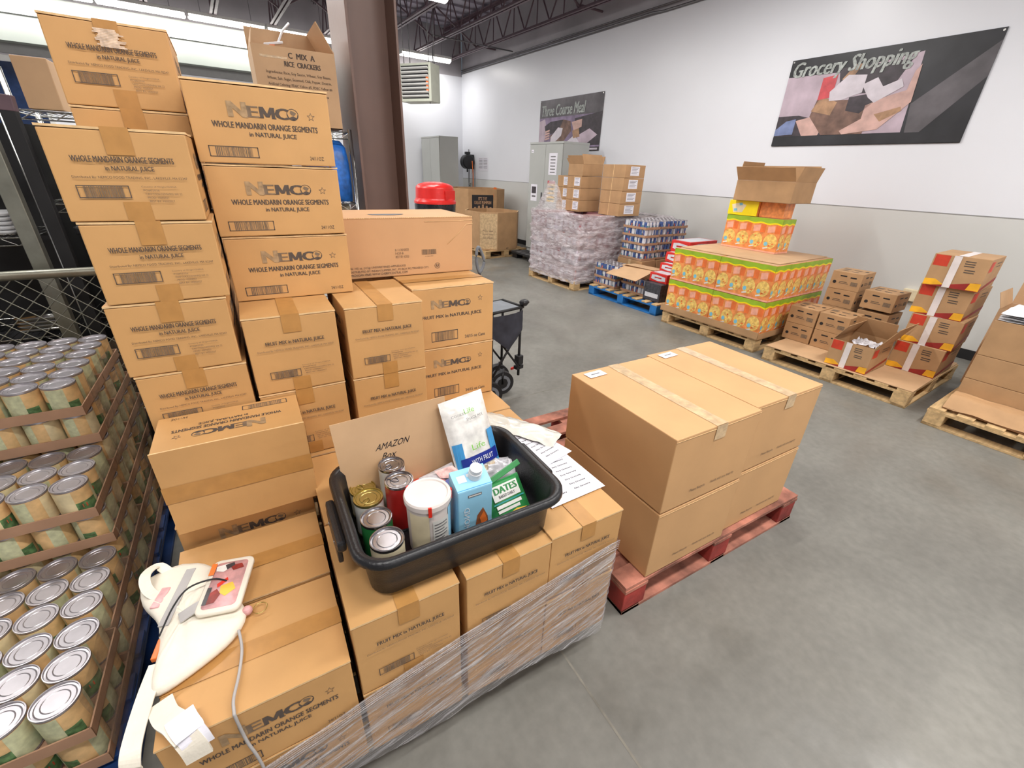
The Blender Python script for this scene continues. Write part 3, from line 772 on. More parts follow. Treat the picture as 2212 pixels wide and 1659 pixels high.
# big jar
t = empty('plastic_jar', (.272, .858, TZ + .0065)); tag(t, 'wide white tub of milk powder with a pale lid and red tabs', 'jar')
b = MB(); b.lathe([(0, 0), (.05, 0), (.054, .004), (.056, .155)], 'cream_lid', 40)
for a0, a1, z0, z1, mm in ((1.45 * PI, 1.72 * PI, .02, .12, 'label_white'), (1.72 * PI, 1.95 * PI, .02, .14, 'label_sky'), (1.1 * PI, 1.4 * PI, .02, .14, 'label_cream')):
    vs = []
    for i in range(9):
        a = a0 + (a1 - a0) * i / 8; vs += [(.0567 * math.cos(a), .0567 * math.sin(a), z0), (.0572 * math.cos(a), .0572 * math.sin(a), z1)]
    b.add(vs, [(2 * i, 2 * i + 2, 2 * i + 3, 2 * i + 1) for i in range(8)], mm, True)
for i in range(9):
    a = 1.47 * PI; vs = []
    for k in range(7):
        aa = a + (.22 * PI) * k / 6 * (.95 if i % 3 else .7); zz = .03 + i * .0095; vs += [(.0578 * math.cos(aa), .0578 * math.sin(aa), zz), (.0578 * math.cos(aa), .0578 * math.sin(aa), zz + .003)]
    b.add(vs, [(2 * k, 2 * k + 2, 2 * k + 3, 2 * k + 1) for k in range(6)], 'ink_grey', True)
b.build('jar_body', t)
b = MB(); b.lathe([(.056, .150), (.0605, .152), (.061, .166), (.058, .171), (.052, .1705), (.050, .167), (0, .167)], 'cream_lid', 40); b.build('lid', t)
for a in (1.42 * PI, .72 * PI, 1.93 * PI):
    b = MB(); b.box((.0605 * math.cos(a), .0605 * math.sin(a), .155), (.004, .009, .03), 'bright_red', .001, (0, 0, a)); b.build('tab', t)

# milk carton with a screw cap
t = empty('drink_carton', (.388, .848, TZ + .0065), (0, 0, -.02)); tag(t, 'light blue almond drink carton with a white screw cap', 'carton')
b = MB(); b.box((0, 0, .085), (.098, .066, .17), 'label_sky', .003)
b.add([(-.049, -.033, .17), (.049, -.033, .17), (.049, .033, .17), (-.049, .033, .17), (-.049, .028, .194), (.049, .028, .194)], [(0, 1, 5, 4), (3, 2, 5, 4)[::-1], (0, 4, 3), (1, 2, 5)], 'label_sky')
F = Face((-.049, -.033, 0), (1, 0, 0), (0, 0, 1), .098, .17, .0008)
b.quad(F, .28, .10, .68, .15, 'ink_grey'); b.quad(F, .30, .112, .66, .135, 'label_white', 2)
b.poly(F, [(.45, .9), (.55, .55), (.72, .42), (.86, .62), (.92, .95)], 'label_brown'); b.poly(F, [(.62, .62), (.74, .5), (.86, .7), (.7, .8)], 'label_orange', 1.6)
vs, fs = text_geo('ALMOND', .02)
b.add([F.at(.16 + .16 * vy * 1.0, .95 - .62 * vx, 2) for vx, vy in vs], fs, 'white')
F = Face((-.049, -.033, .17), (1, 0, 0), Vector((0, .061, .024)), .098, .066, .0008)
b.quad(F, .12, .30, .36, .62, 'white'); b.quad(F, .40, .30, .52, .42, 'white'); b.quad(F, 0, .93, 1, .96, 'label_blue')
b.build('carton_body', t)
b = MB(); b.cyl((.012, .0, .183), (.012, -.006, .203), .018, 'white', 24); b.cyl((.012, -.004, .198), (.012, -.0105, .217), .0165, 'white', 24)
b.build('cap', t)

# green tub bag, leaning
t = empty('snack_pouch', (.510, .862, TZ + .055), (math.radians(50), math.radians(-4), .05)); tag(t, 'green pouch of dates with a flat green lid edge leaning in the tub', 'pouch')
b = MB()
def pouch(b, W, Hh, T, m, puff=1.0, m2=None, wr=0.0, sd=0):
    nu, nv = 14, 16
    for s in (-1, 1):
        def fn(u, v):
            x = (u - .5) * W; y = (v - .5) * Hh; th = T / 2 * (max(0, 1 - (2 * u - 1) ** 4)) * (max(0, 1 - (2 * v - 1) ** 6)) ** .8
            return Vector((x if s > 0 else -x, y, s * th + wr * mnoise.noise(Vector((u * 5 + sd, v * 5, s))) * th / (T / 2 + 1e-6)))
        b.grid(fn, nu, nv, m if s > 0 else (m2 or m))
b.M = Matrix.Rotation(0, 4, 'X')
pouch(b, .125, .12, .035, 'label_green')
F = Face((-.0625, -.06, .0185), (1, 0, 0), (0, 1, 0), .125, .12, .0008)
b.quad(F, .14, .10, .84, .46, 'label_white'); b.text(F, 'DATES', .2, .14, .8, .30, 'label_green', .04, 2.2); b.text(F, 'BAKED DAILY', .28, .34, .7, .41, 'ink_grey', .01, 2.2)
b.quad(F, .1, .5, .9, .53, 'label_teal'); b.quad(F, .14, .56, .8, .64, 'label_white'); b.quad(F, .14, .67, .72, .74, 'label_white')
b.poly(F, [(.2, .95), (.35, .82), (.6, .77), (.85, .82), (.9, .95)], 'label_yellow')
b.build('pouch_body', t)
b = MB(); b.box((.0, .072, .004), (.16, .018, .006), 'label_green', .002, (0, 0, .2)); b.build('seal_strip', t)

# tall bag leaning on the rear rim
t = empty('snack_bag', (.50, .985, TZ + .008), (math.radians(68), math.radians(-3), math.radians(8))); tag(t, 'tall white and blue snack mix bag leaning against the tub back', 'bag')
b = MB(); b.M = Matrix.Translation((0, .15, 0)); pouch(b, .155, .31, .045, 'mesh_white', wr=.008, sd=3)
F = Face((-.0775, -.155, .0235), (1, 0, 0), (0, 1, 0), .155, .31, .0008)
def band(pts, m, k=1.0):
    # follow the puffed front
    P = []
    for x, y in pts:
        u = x; v = 1 - y; th = .0225 * max(0, 1 - (2 * u - 1) ** 4) * (max(0, 1 - (2 * v - 1) ** 6)) ** .8
        P.append(Vector(((u - .5) * .155, (v - .5) * .31, th + .0045 * k + .001)))
    b.add(P, [tuple(range(len(P)))], m)
def strip(x0, x1, y0, y1, m, k=1.0, nx=6):
    for i in range(nx):
        a = x0 + (x1 - x0) * i / nx; c = x0 + (x1 - x0) * (i + 1) / nx; band([(a, y1), (c, y1), (c, y0), (a, y0)], m, k)
strip(.02, .20, .42, .97, 'label_blue', 1, 3); strip(.80, .98, .38, .97, 'label_blue', 1, 3)
strip(.10, .94, .58, .70, 'label_navy', 1.4)
strip(.24, .80, .72, .96, 'food_mix', 1.2)
def btext(s, x0, y0, x1, y1, m, bold=.02):
    vs, fs = text_geo(s, bold); P = []
    for vx, vy in vs:
        u = x0 + (x1 - x0) * vx; v = 1 - (y1 + (y0 - y1) * vy); th = .0225 * max(0, 1 - (2 * u - 1) ** 4) * (max(0, 1 - (2 * v - 1) ** 6)) ** .8
        P.append(Vector(((u - .5) * .155, (v - .5) * .31, th + .013)))
    b.add(P, fs, m)
btext('COOKIES', .12, .13, .42, .155, 'ink_grey'); btext('Life', .40, .10, .62, .15, 'leaf_green'); btext('SNACK MIX', .40, .19, .78, .22, 'ink_grey')
btext('Life', .36, .46, .66, .52, 'leaf_green'); btext('WITH FRUIT', .28, .61, .78, .66, 'white')
b.build('bag_body', t)
b = MB(); b.M = Matrix.Translation((0, .15, 0)); b.box((0, .150, 0), (.155, .018, .003), 'mesh_white', .001); b.build('seal_strip', t)

# red tube and a netted bag
t = empty('food_tube', (.318, 1.035, TZ + .05), (math.radians(62), 0, math.radians(20))); tag(t, 'orange-red cardboard tube lying tilted behind the cans', 'tube')
b = MB(); b.lathe([(0, -.06), (.021, -.06), (.023, -.057), (.023, .09), (.021, .094), (0, .094)], 'bright_red', 26); b.build('tube_body', t)
b = MB(); b.box((0, -.0232, .03), (.008, .0015, .012), 'label_yellow'); b.build('sticker', t)
t = empty('food_bag', (.368, .965, TZ + .06), (math.radians(40), 0, .25)); tag(t, 'clear bag with red and blue print showing pink pieces, between the tube and drink carton', 'bag')
b = MB(); pouch(b, .12, .15, .06, 'clear_pouch', wr=.015, sd=7)
F = Face((-.06, -.075, .031), (1, 0, 0), (0, 1, 0), .12, .15, .001)
b.text(F, 'M', .12, .30, .55, .62, 'label_navy', .02, 5); b.text(F, 'MIX', .2, .66, .7, .82, 'label_navy', .01, 5)
mat('pink_food', (226, 150, 142), 0.4, var=0.35, scale=50, coat=0.6)
b.poly(F, [(.3, .05), (.8, .1), (.95, .35), (.6, .3), (.35, .22)], 'pink_food', 4); b.quad(F, .0, .9, .9, .98, 'bright_red', 3)
b.build('bag_body', t)
t = empty('food_bag', (.335, .925, TZ + .012), (0, 0, .2)); tag(t, 'red bag lying on the tub floor between jar and drink carton', 'bag')
b = MB(); b.M = Matrix.Translation((0, 0, .03)) @ Matrix.Rotation(math.radians(80), 4, 'X'); pouch(b, .06, .07, .03, 'bright_red', wr=.01); b.build('bag_body', t)
t = empty('produce_bag', (.535, 1.0, TZ + .06), (math.radians(25), 0, -.3)); tag(t, 'crumpled clear plastic bag behind the green pouch', 'bag')
b = MB(); pouch(b, .17, .08, .05, 'clear_pouch', wr=.03, sd=9); b.build('bag_body', t)

# cardboard sheet with handwriting
t = empty('cardboard_sheet', (.268, 1.072, TZ + .055), (math.radians(-8), math.radians(-3.0), math.radians(-1))); tag(t, 'brown cardboard sheet with pen handwriting standing at the tub back', 'sign')
b = MB(); b.box((0, 0, .12), (.33, .004, .245), 'kraft_pale')
F = Face((-.165, -.002, -.0025), (1, 0, 0), (0, 0, 1), .33, .245, .0008)
b.text(F, 'AMAZON', .31, .38, .60, .46, 'black_ink', .0, 1, .03); b.text(F, 'Box', .35, .51, .47, .59, 'black_ink', 0, 1, .03)
b.build('sheet', t)

# label sheets
def sheet_of_labels(name, label, x, y, z, rz, W, Hh, seed, curl=0.0, cat='paper'):
    t = empty(name, (x, y, z), (0, 0, rz)); tag(t, label, cat)
    b = MB()
    def hz(u, v): return .0015 + curl * (v ** 4)
    b.grid(lambda u, v: Vector(((u - .5) * W, (v - .5) * Hh, hz(u, v))), 6, 8, 'paper'); b.grid(lambda u, v: Vector(((.5 - u) * W, (v - .5) * Hh, hz(u, v) - .0006)), 6, 8, 'paper')
    F = Face((-W / 2, -Hh / 2, .0015), (1, 0, 0), (0, 1, 0), W, Hh, .0009)
    for i in range(10):
        for j in range(2): b.text(F, 'Dry Grocery', .10 + j * .45, .06 + i * .088, .40 + j * .45, .09 + i * .088, 'black_ink', .006)
    b.build('sheet', t)
sheet_of_labels('label_sheet', 'white sheet of printed address-style labels right of the tub', .745, .955, TZ + .003, math.radians(2), .216, .279, 1)
sheet_of_labels('label_sheet', 'white label sheet partly covered by the clear plastic film', .738, 1.135, TZ + .0060, math.radians(14), .216, .279, 2)
mat('film_milky', (222, 220, 210), 0.12, var=0.06, scale=8, bump=0.6, bscale=12, coat=0.9)
t = empty('plastic_bag', (.775, 1.245, TZ + .016), (0, 0, math.radians(33))); tag(t, 'milky clear plastic bag lying flat beside the tub', 'bag')
b = MB()
b.grid(lambda u, v: Vector(((u - .5) * .11, (v - .5) * .34, .012 + .008 * mnoise.noise(Vector((u * 4, v * 9, 2))) - .012 * (abs(2 * u - 1) ** 3 + abs(2 * v - 1) ** 5))), 16, 34, 'film_milky')
b.build('bag_film', t)

# ============================================================ small bag and phone on the front left case
SZ = .552
mat('canvas', (232, 224, 208), 0.8, var=0.03, bump=0.1, bscale=80); mat('canvas_grey', (178, 174, 172), 0.7, var=0.04); mat('pink_soft', (222, 168, 168), 0.5, var=0.12, scale=40)
mat('dark_red', (140, 46, 40), 0.4, var=0.2, scale=60)
t = empty('sling_bag', (-.30, .95, SZ)); tag(t, 'cream canvas sling bag with long straps lying on the front left case', 'bag')
b = MB()
out = [(-.125, .22), (-.05, .245), (.02, .215), (.055, .16), (.10, .05), (.115, -.01), (.085, -.065), (.02, -.105), (-.05, -.13), (-.065, -.10), (-.06, -.03), (-.07, .06), (-.11, .14)]
def blob(b, out, z0, h, m, cx=0, cy=0):
    P = [Vector(p) for p in smooth_path([(x, y, 0) for x, y in out] + [(out[0][0], out[0][1], 0)], 4)][:-1]
    c = Vector((sum(p.x for p in P) / len(P), sum(p.y for p in P) / len(P), 0)); rings = []
    for s, zz in ((.98, 0), (1.0, .3), (.98, .65), (.9, .9), (.7, 1.0), (.35, 1.02), (.02, 1.02)):
        rings.append([c + (p - c) * s + Vector((0, 0, z0 + h * zz + (.004 * mnoise.noise(Vector((p.x * 30, p.y * 30, s))) if zz > .5 else 0))) for p in P])
    b.loft(rings, m, cap0=True)
blob(b, out, 0, .026, 'canvas'); b.build('pouch_body', t)
b = MB(); b.box((-.03, .115, .0275), (.022, .17, .003), 'canvas_grey', .001, (0, 0, -.28)); b.build('zip_band', t)
b = MB(); b.ribbon([(-.02, .035, .03), (.035, .045, .040), (.10, .035, .032)], .030, .003, 'canvas_grey', 5); b.build('fold_band', t)
b = MB(); b.ribbon([(-.06, .22, .018), (-.085, .245, .03), (-.10, .20, .05), (-.095, .16, .04), (-.075, .14, .022), (-.05, .15, .02)], .024, .003, 'canvas', 6); b.build('strap_loop', t)
b = MB(); b.ribbon([(-.055, -.06, .018), (-.068, -.12, .016), (-.078, -.19, .014), (-.082, -.235, .008), (-.086, -.252, -.03), (-.090, -.258, -.10), (-.09, -.262, -.20)], .034, .003, 'canvas', 6, dirs=[(0, 0, 1)] * 4 + [(0, -1, .3)] * 3); b.build('strap', t)
b = MB(); b.ribbon([(-.045, -.15, .006), (-.03, -.19, .012), (-.012, -.215, .016), (0.0, -.235, .012), (.012, -.252, -.012), (.016, -.258, -.05)], .045, .006, 'canvas', 6, dirs=[(0, 0, 1)] * 4 + [(0, -1, .3)] * 2); b.build('strap_end', t)
b = MB(); b.ribbon([(-.005, -.205, .022), (.006, -.232, .022), (.018, -.251, .0), (.022, -.256, -.025)], .05, .002, 'paper', 6, dirs=[(0, 0, 1)] * 2 + [(0, -1, .5)] * 2); b.build('paper_tag', t)
b = MB(); b.box((-.068, .13, .025), (.02, .06, .006), 'pink_soft', .002, (0, 0, -.35)); b.build('pink_patch', t)
b = MB(); b.box((-.060, -.02, .016), (.012, .05, .012), 'label_orange', .002, (0, 0, -.2)); b.build('orange_edge', t)
b = MB(); P = [Vector((.145 + .016 * math.cos(a), .0 + .016 * math.sin(a), .006)) for a in [2 * PI * i / 20 for i in range(20)]]; b.tube(P, .0012, 'gold_lid', 6, close=True); b.build('key_ring', t)
b = MB(); b.add([], [], 'canvas'); 
for i in range(8):
    lat0, lat1 = -PI / 2 + PI * i / 8, -PI / 2 + PI * (i + 1) / 8
    b.loft([[Vector((.118 + .012 * math.cos(l) * math.cos(q), .0 + .012 * math.cos(l) * math.sin(q), .013 + .012 * math.sin(l))) for q in [2 * PI * k / 12 for k in range(12)]] for l in (lat0, lat1)], 'pink_soft')
b.build('pompom', t)

t = empty('phone', (-.222, 1.035, SZ + .030), (0, 0, math.radians(-14))); tag(t, 'phone in a white-edged pink patterned case on the sling bag', 'phone')
b = MB(); b.loft([rrect(.047, .082, .016, 0), rrect(.050, .085, .018, .003), rrect(.050, .085, .018, .011), rrect(.047, .082, .016, .013)], 'canvas', cap0=True, cap1=True); b.build('case', t)
b = MB(); b.loft([rrect(.038, .072, .010, .0131), rrect(.038, .072, .010, .0142)], 'pink_soft', cap1=True)
F = Face((-.04, -.075, .0143), (1, 0, 0), (0, 1, 0), .08, .15, .0006)
mat('charcoal', (60, 56, 60), 0.35, var=0.15)
b.poly(F, [(.05, .1), (.4, .06), (.5, .16), (.3, .24), (.08, .2)], 'mesh_white'); b.poly(F, [(.45, .12), (.8, .1), (.9, .2), (.6, .24)], 'dark_red', 1.5); b.poly(F, [(.3, .09), (.55, .05), (.6, .12), (.4, .2)], 'charcoal', 1.8)
b.poly(F, [(.05, .7), (.3, .6), (.45, .72), (.35, .88), (.1, .9)], 'dark_red'); b.poly(F, [(.38, .55), (.7, .5), (.85, .66), (.6, .78), (.42, .7)], 'label_yellow', 1.4); b.poly(F, [(.02, .55), (.14, .55), (.14, .9), (.02, .9)], 'charcoal', 1.7)
b.poly(F, [(.25, .5), (.5, .38), (.55, .44), (.3, .58)], 'bright_red', 1.9)
b.quad(F, -.12, .02, .04, .28, 'label_orange', 2.2)
b.build('back_art', t)
t = empty('charging_cable', (-.2, .85, SZ)); tag(t, 'thin dark grey cable hanging from the bag over the case front', 'cable')
b = MB()
b.tube(smooth_path([(.0, .045, .02), (.003, .0, .006), (-.004, -.06, .005), (-.014, -.11, .006), (-.014, -.1375, .003), (-.014, -.142, -.01), (-.012, -.143, -.10), (-.004, -.145, -.18), (.0, -.146, -.30)], 5), .0033, 'canvas_grey', 8)
b.build('cord', t)
b = MB(); b.tube(smooth_path([(-.155, .10, .035), (-.13, .16, .05), (-.10, .20, .055), (-.05, .21, .048), (-.02, .19, .046)], 5), .0022, 'black_rough', 6); b.build('earphone_wire', t)

# ============================================================ large flat cartons on the red pallet
def big_case(x, y, z, label, W, D, H, seed, top=True):
    t = empty('large_carton', (x + W / 2, y + D / 2, z)); tag(t, label, 'box', 'large cartons on the red pallet')
    b = MB(); b.box((0, 0, H / 2), (W, D, H - .004), 'kraft_big', .004)
    b.quad(Face((-W / 2, -D / 2, H - .0018), (1, 0, 0), (0, 1, 0), W, D), .495, .01, .505, .99, 'seam')
    F = Face((-W / 2, -D / 2, 0), (1, 0, 0), (0, 0, 1), W, H, .001)
    b.text(F, 'Please Recycle', .30, .80, .48, .85, 'ink_mid'); b.text(F, 'Handle with care, keep dry', .55, .80, .85, .85, 'ink_mid')
    b.tube([(-W / 2, -D / 2 - .0005, H - .012), (0, -D / 2 - .0005, H - .014), (W / 2, -D / 2 - .0005, H - .012)], .001, 'kraft_edge', 5)
    b.build('carton_body', t)
    if top:
        b = MB(); tw = .03
        b.add([(-tw, -D / 2 + .0, H - .0008), (tw, -D / 2 + .0, H - .0008), (tw, D / 2, H - .0008), (-tw, D / 2, H - .0008)], [(0, 1, 2, 3)], 'tape_clear')
        b.add([(-tw, -D / 2 - .0022, H - .06), (tw, -D / 2 - .0022, H - .06), (tw, -D / 2 - .0022, H - .0008), (-tw, -D / 2 - .0022, H - .0008)], [(0, 1, 2, 3)], 'tape_clear')
        b.build('tape', t)
        b = MB(); F = Face((-W / 2 + .045, D / 2 - .075, H), (Vector((.95, .05, 0))), (-.05, .95, 0), .095, .048, .0012); b.quad(F, 0, 0, 1, 1, 'paper'); b.quad(F, .25, .42, .75, .55, 'ink_grey', 1.6); b.build('paper_label', t)
mat('kraft_big', (200, 156, 108), 0.62, var=0.03, scale=4, bump=0.06, bscale=16)
for k, zz in enumerate((.152, .477)):
    big_case(1.10, .765, zz, 'large flat carton beside the tub pallet, %s layer' % ('upper' if k else 'lower'), .465, .58, .322, 1, k)
    big_case(1.568, .785, zz, 'large flat carton at the far right of the red pallet, %s layer' % ('upper' if k else 'lower'), .465, .58, .322, 2, k)

# ============================================================ can pallet at the left
mat('can_cream', (222, 206, 164), 0.45, var=0.08, scale=30); mat('can_peach', (222, 184, 130), 0.45, var=0.1, scale=30); mat('can_green', (96, 130, 84), 0.5, var=0.3, scale=60)
mat('can_pale', (196, 198, 160), 0.5, var=0.1, scale=60); mat('can_red', (196, 84, 54), 0.5, var=0.1); mat('tray_board', (172, 134, 106), 0.75, var=0.06, scale=10); mat('lid_grey', (176, 172, 176), 0.34, metal=0.75, var=0.04, scale=20)
mat('film_brown', (96, 78, 60), 0.3, var=0.3, scale=9, bump=0.6, bscale=20)
pallet('blue_pallet', 'blue pallet under the stepped stack of canned food at the left', -1.16, 1.62, 1.20, 1.50, .14, 'navy_plastic', 'navy_plastic', seed=5)
CR_, CH_, CP_ = .0485, .112, .0995
def big_can(rz, label, grp):
    t = can('food_can', label, 0, 0, 0, CR_, CH_, 'lid_grey', ['can_peach', (0, 1.2, .08, .92, 'can_cream'), (1.2, 2.4, .08, .5, 'can_green'), (1.5, 2.0, .3, .42, 'can_red'), (2.4, 3.5, .08, .92, 'can_pale'), (3.5, 4.2, .1, .45, 'can_green'), (4.9, 5.6, .08, .92, 'can_pale')], 0, tab=False, lowres=False, cat='can')
    return t
CANP = [big_can(0, '', 'x')]
def put_can(x, y, z, rz, label, grp):
    o = inst(CANP[0]); place(o, (x, y, z), rz); tag(o, label, 'can', grp)
def tray(L, W, H, m='tray_board'):
    b = MB(); t = .004
    b.boxc((-L / 2, -W / 2, 0), (L / 2, W / 2, .003), m)
    for s in (-1, 1):
        b.boxc((-L / 2, s * W / 2 - s * t, 0), (L / 2, s * W / 2, H), m); b.boxc((s * L / 2 - s * t, -W / 2, 0), (s * L / 2, W / 2, H), m)
    return b.build('cardboard_tray')
TR = tray(4 * CP_ + .01, 3 * CP_ + .01, .036)
def can_tray(x1, y0, z, label, clabel, grp, vis_top, nx=4, ny=3, side=True):
    """x1: right edge. cans only where the photo can show them"""
    o = inst(TR); L = 4 * CP_ + .01; W = 3 * CP_ + .01
    place(o, (x1 - L / 2, y0 + W / 2, z)); tag(o, label, 'tray', 'cardboard trays of the can stack')
    for i in range(nx):
        for j in range(ny):
            if vis_top or j == 0 or i == nx - 1:
                put_can(x1 - L + .005 + CP_ * (i + .5), y0 + .005 + CP_ * (j + .5), z + .0035, random.uniform(0, 6.28), clabel, grp)
PTH = .1175
lv = [('lowest', .142), ('second', .142 + PTH), ('third', .142 + 2 * PTH), ('fourth', .142 + 3 * PTH), ('fifth', .142 + 4 * PTH), ('sixth', .142 + 5 * PTH)]
for cx, cn in ((-.575, 'right'), (-.990, 'left')):
    for y0, top, nm in ((1.02, 2, 'nearest'), (1.33, 2, 'second'), (1.64, 4, 'third'), (1.95, 6, 'fourth'), (2.26, 6, 'rear')):
        for k in range(top):
            vt = k == top - 1
            if not vt and nm in ('fourth', 'rear') and k < 2: pass
            can_tray(cx - (.012 * k if nm != 'nearest' else 0), y0, lv[k][1], 'brown cardboard tray of cans, %s layer of the %s step, %s column' % (lv[k][0], nm, cn),
                     'silver-lidded peach and green labelled can on top of the %s step of the can stack' % nm if vt else 'peach and green labelled can in a lower layer of the %s step' % nm,
                     'cans on top of the %s step' % nm if vt else 'cans in lower layers of the %s step' % nm, vt)
# loose film over the right side of the can stack
wrap_material('film_side', 0.22, (2, 2, 5), (150, 132, 112))
b = MB()
def fs(u, v):
    y = 1.03 + 1.52 * u; zt = .40 if y < 1.6 else (.63 if y < 1.92 else .87)
    z = .10 + (zt - .10) * v
    return Vector((-.563 - .03 * z * (1 if y > 1.6 else .3) + .006 * mnoise.noise(Vector((y * 12, z * 12, 0))), y, z))
b.grid(fs, 70, 22, 'film_side'); o = b.build('stretch_wrap'); tag(o, 'brownish creased stretch film down the right side of the can stack', 'plastic wrap')

# ============================================================ chain-link panel and wire shelving behind
t = empty('chain_link_panel', (0, 2.78, 0)); tag(t, 'low chain-link fence panel with a galvanised top rail behind the can stack', 'fence')
mat('galv', (150, 150, 138), 0.38, metal=0.7, var=0.08)
x0, x1 = -2.6, -.52
b = MB(); b.tube([(x0, 0, 1.085), (x1, 0, 1.085)], .021, 'galv', 12); b.build('top_rail', t)
b = MB(); b.tube([(x0, 0, .06), (x1, 0, .06)], .012, 'galv', 8); b.build('bottom_rail', t)
for x in (x1, -1.58, x0): b = MB(); b.tube([(x, 0, 0), (x, 0, 1.085)], .019, 'galv', 10); b.build('fence_post', t)
b = MB(); s = .072; x = x0
def wire(p, q): b.cyl(p, q, .0024, 'galv', 5, cap=False)
nx = int((x1 - x0) / s); nz = int(1.02 / s)
for i in range(-nz, nx + 1):
    # diagonals both ways, clipped to the panel
    for sg in (1, -1):
        xa = x0 + i * s if sg > 0 else x0 + (i + nz) * s; za = .065; xb = xa + sg * nz * s; zb = za + nz * s
        ta = 0.0; tb = 1.0
        for (lo, hi) in ((x0, x1),):
            if xb != xa:
                u0, u1 = (lo - xa) / (xb - xa), (hi - xa) / (xb - xa)
                if u0 > u1: u0, u1 = u1, u0
                ta = max(ta, u0); tb = min(tb, u1)
        if tb > ta: wire((xa + (xb - xa) * ta, .004 * sg, za + (zb - za) * ta), (xa + (xb - xa) * tb, .004 * sg, za + (zb - za) * tb))
b.build('wire_mesh', t)

def wire_rack(name, label, x0, x1, y0, y1, H, shelves, m='chrome'):
    t = empty(name, (x0, y0, 0)); tag(t, label, 'shelf'); L = x1 - x0; D = y1 - y0
    for x in (0, L):
        for y in (0, D): b = MB(); b.tube([(x, y, 0), (x, y, H)], .0125, m, 10); b.build('post', t)
    for z in shelves:
        b = MB()
        for y in (0, D): b.tube([(0, y, z), (L, y, z)], .004, m, 6); b.tube([(0, y, z - .035), (L, y, z - .035)], .004, m, 6)
        for x in (0, L): b.tube([(x, 0, z), (x, D, z)], .004, m, 6)
        n = int(L / .11)
        for i in range(n):
            xa = L * i / n; xb = L * (i + 1) / n
            b.cyl((xa, 0, z), ((xa + xb) / 2, 0, z - .035), .0022, m, 5, cap=False); b.cyl(((xa + xb) / 2, 0, z - .035), (xb, 0, z), .0022, m, 5, cap=False)
        n = int(L / .03)
        for i in range(1, n): b.cyl((L * i / n, 0, z + .003), (L * i / n, D, z + .003), .0016, m, 4, cap=False)
        b.build('wire_shelf', t)
    return t
wire_rack('wire_rack', 'tall chrome wire rack behind the fence at the far left', -2.3, -.90, 3.05, 3.5, 1.95, (.22, .72, 1.21, 1.76), 'chrome')
wire_rack('wire_rack', 'chrome wire rack behind the near stacks, cracker carton on top', -.82, .63, 3.02, 3.5, 1.76, (.22, .80, 1.36, 1.745), 'chrome')
# leaning grey uprights
t = empty('steel_upright', (-.87, 2.92, 0)); tag(t, 'thick grey steel rack upright rising behind the fence rail', 'post')
b = MB(); b.box((0, 0, .95), (.06, .05, 1.9), 'galv', .004); b.build('upright_post', t)
b = MB(); b.box((0, 0, .004), (.12, .1, .008), 'galv'); b.build('foot_plate', t)
t = empty('rack_beam', (-1.3, 2.96, 1.80)); tag(t, 'dark brown rack beam at the top left edge', 'beam')
b = MB(); b.box((0, 0, 0), (1.1, .05, .06), 'joist', .004, (0, math.radians(4), 0)); b.build('beam_bar', t)
b = MB(); b.box((.52, 0, -.93), (.05, .045, 1.76), 'black_rough', .003); b.build('beam_leg', t)
t = empty('added_dark_sheet', (-1.2, 3.58, 0)); tag(t, 'made-up dark sheet added behind the wire racks and fence to stand in for shade', 'sheet')
b = MB(); b.grid(lambda u, v: Vector(((u - .5) * 3.1, .03 * math.sin(u * 40) * (1 - v * .6), .01 + 1.70 * v)), 80, 10, 'black_rough'); b.build('cloth', t)  # black backdrop added so the space behind the racks comes out dark
# things on the racks
def plain_box(name, label, x, y, z, d, m, rz=0, cat='box', room=False, group=None, tapem='tape_clear', lab=None):
    t = empty(name)
    (rplace(t, x, y, z, rz) if room else place(t, (x, y, z), rz)); tag(t, label, cat, group)
    b = MB(); b.box((0, 0, d[2] / 2), d, m, .004); b.quad(Face((-d[0] / 2, -d[1] / 2, d[2]), (1, 0, 0), (0, 1, 0), d[0], d[1]), 0, .49, 1, .51, 'seam'); b.build('carton_body', t)
    if tapem:
        b = MB(); b.add([(-d[0] / 2 - .0015, -.022, d[2] * .75), (-d[0] / 2 - .0015, .022, d[2] * .75), (-d[0] / 2 - .0015, .022, d[2] + .0012), (-d[0] / 2 - .0015, -.022, d[2] + .0012), (d[0] / 2, .022, d[2] + .0012), (d[0] / 2, -.022, d[2] + .0012)], [(0, 1, 2, 3), (3, 2, 4, 5)], tapem); b.build('tape', t)
    if lab:
        b = MB(); F = Face(lab[0], lab[1], (0, 0, 1), lab[2], lab[3], .0012); b.quad(F, 0, 0, 1, 1, 'paper')
        for i in range(5): b.quad(F, .12, .15 + .15 * i, .85 - .1 * (i % 3), .2 + .15 * i, 'ink_grey', 1.7)
        b.build('paper_label', t)
    return t
plain_box('cardboard_box', 'brown box with a white side on the rack at the top left', -.69, 3.25, 1.757, (.12, .28, .20), 'kraft_pale')
plain_box('cardboard_box', 'brown box on the rack seen through the fence at the left edge', -1.49, 3.25, .728, (.36, .34, .26), 'kraft')
mat('blue_bag', (40, 110, 200), 0.35, var=0.25, scale=18, bump=0.4, bscale=14)
def stack_plates(label, x, y, z, n, r, m):
    t = empty('tray_stack', (x, y, z)); tag(t, label, 'trays')
    for i in range(n):
        b = MB(); a = .02 * math.sin(i * 2.1); b.loft([rrect(r, r * .8, .03, i * .02 + .000), rrect(r * 1.08, r * .88, .03, i * .02 + .014)], m, cap0=True, cap1=True); o = b.build('tray', t)
stack_plates('stack of white foam trays on the chrome rack at the left', -1.10, 3.2, 1.222, 5, .12, 'white')
stack_plates('stack of clear-white lids on the chrome rack behind the fence', -1.02, 3.2, .732, 4, .10, 'chrome')
t = empty('blue_bag', (.50, 3.2, 1.372), (0, 0, 0)); tag(t, 'blue plastic bag of goods on the rack left of the column', 'bag')
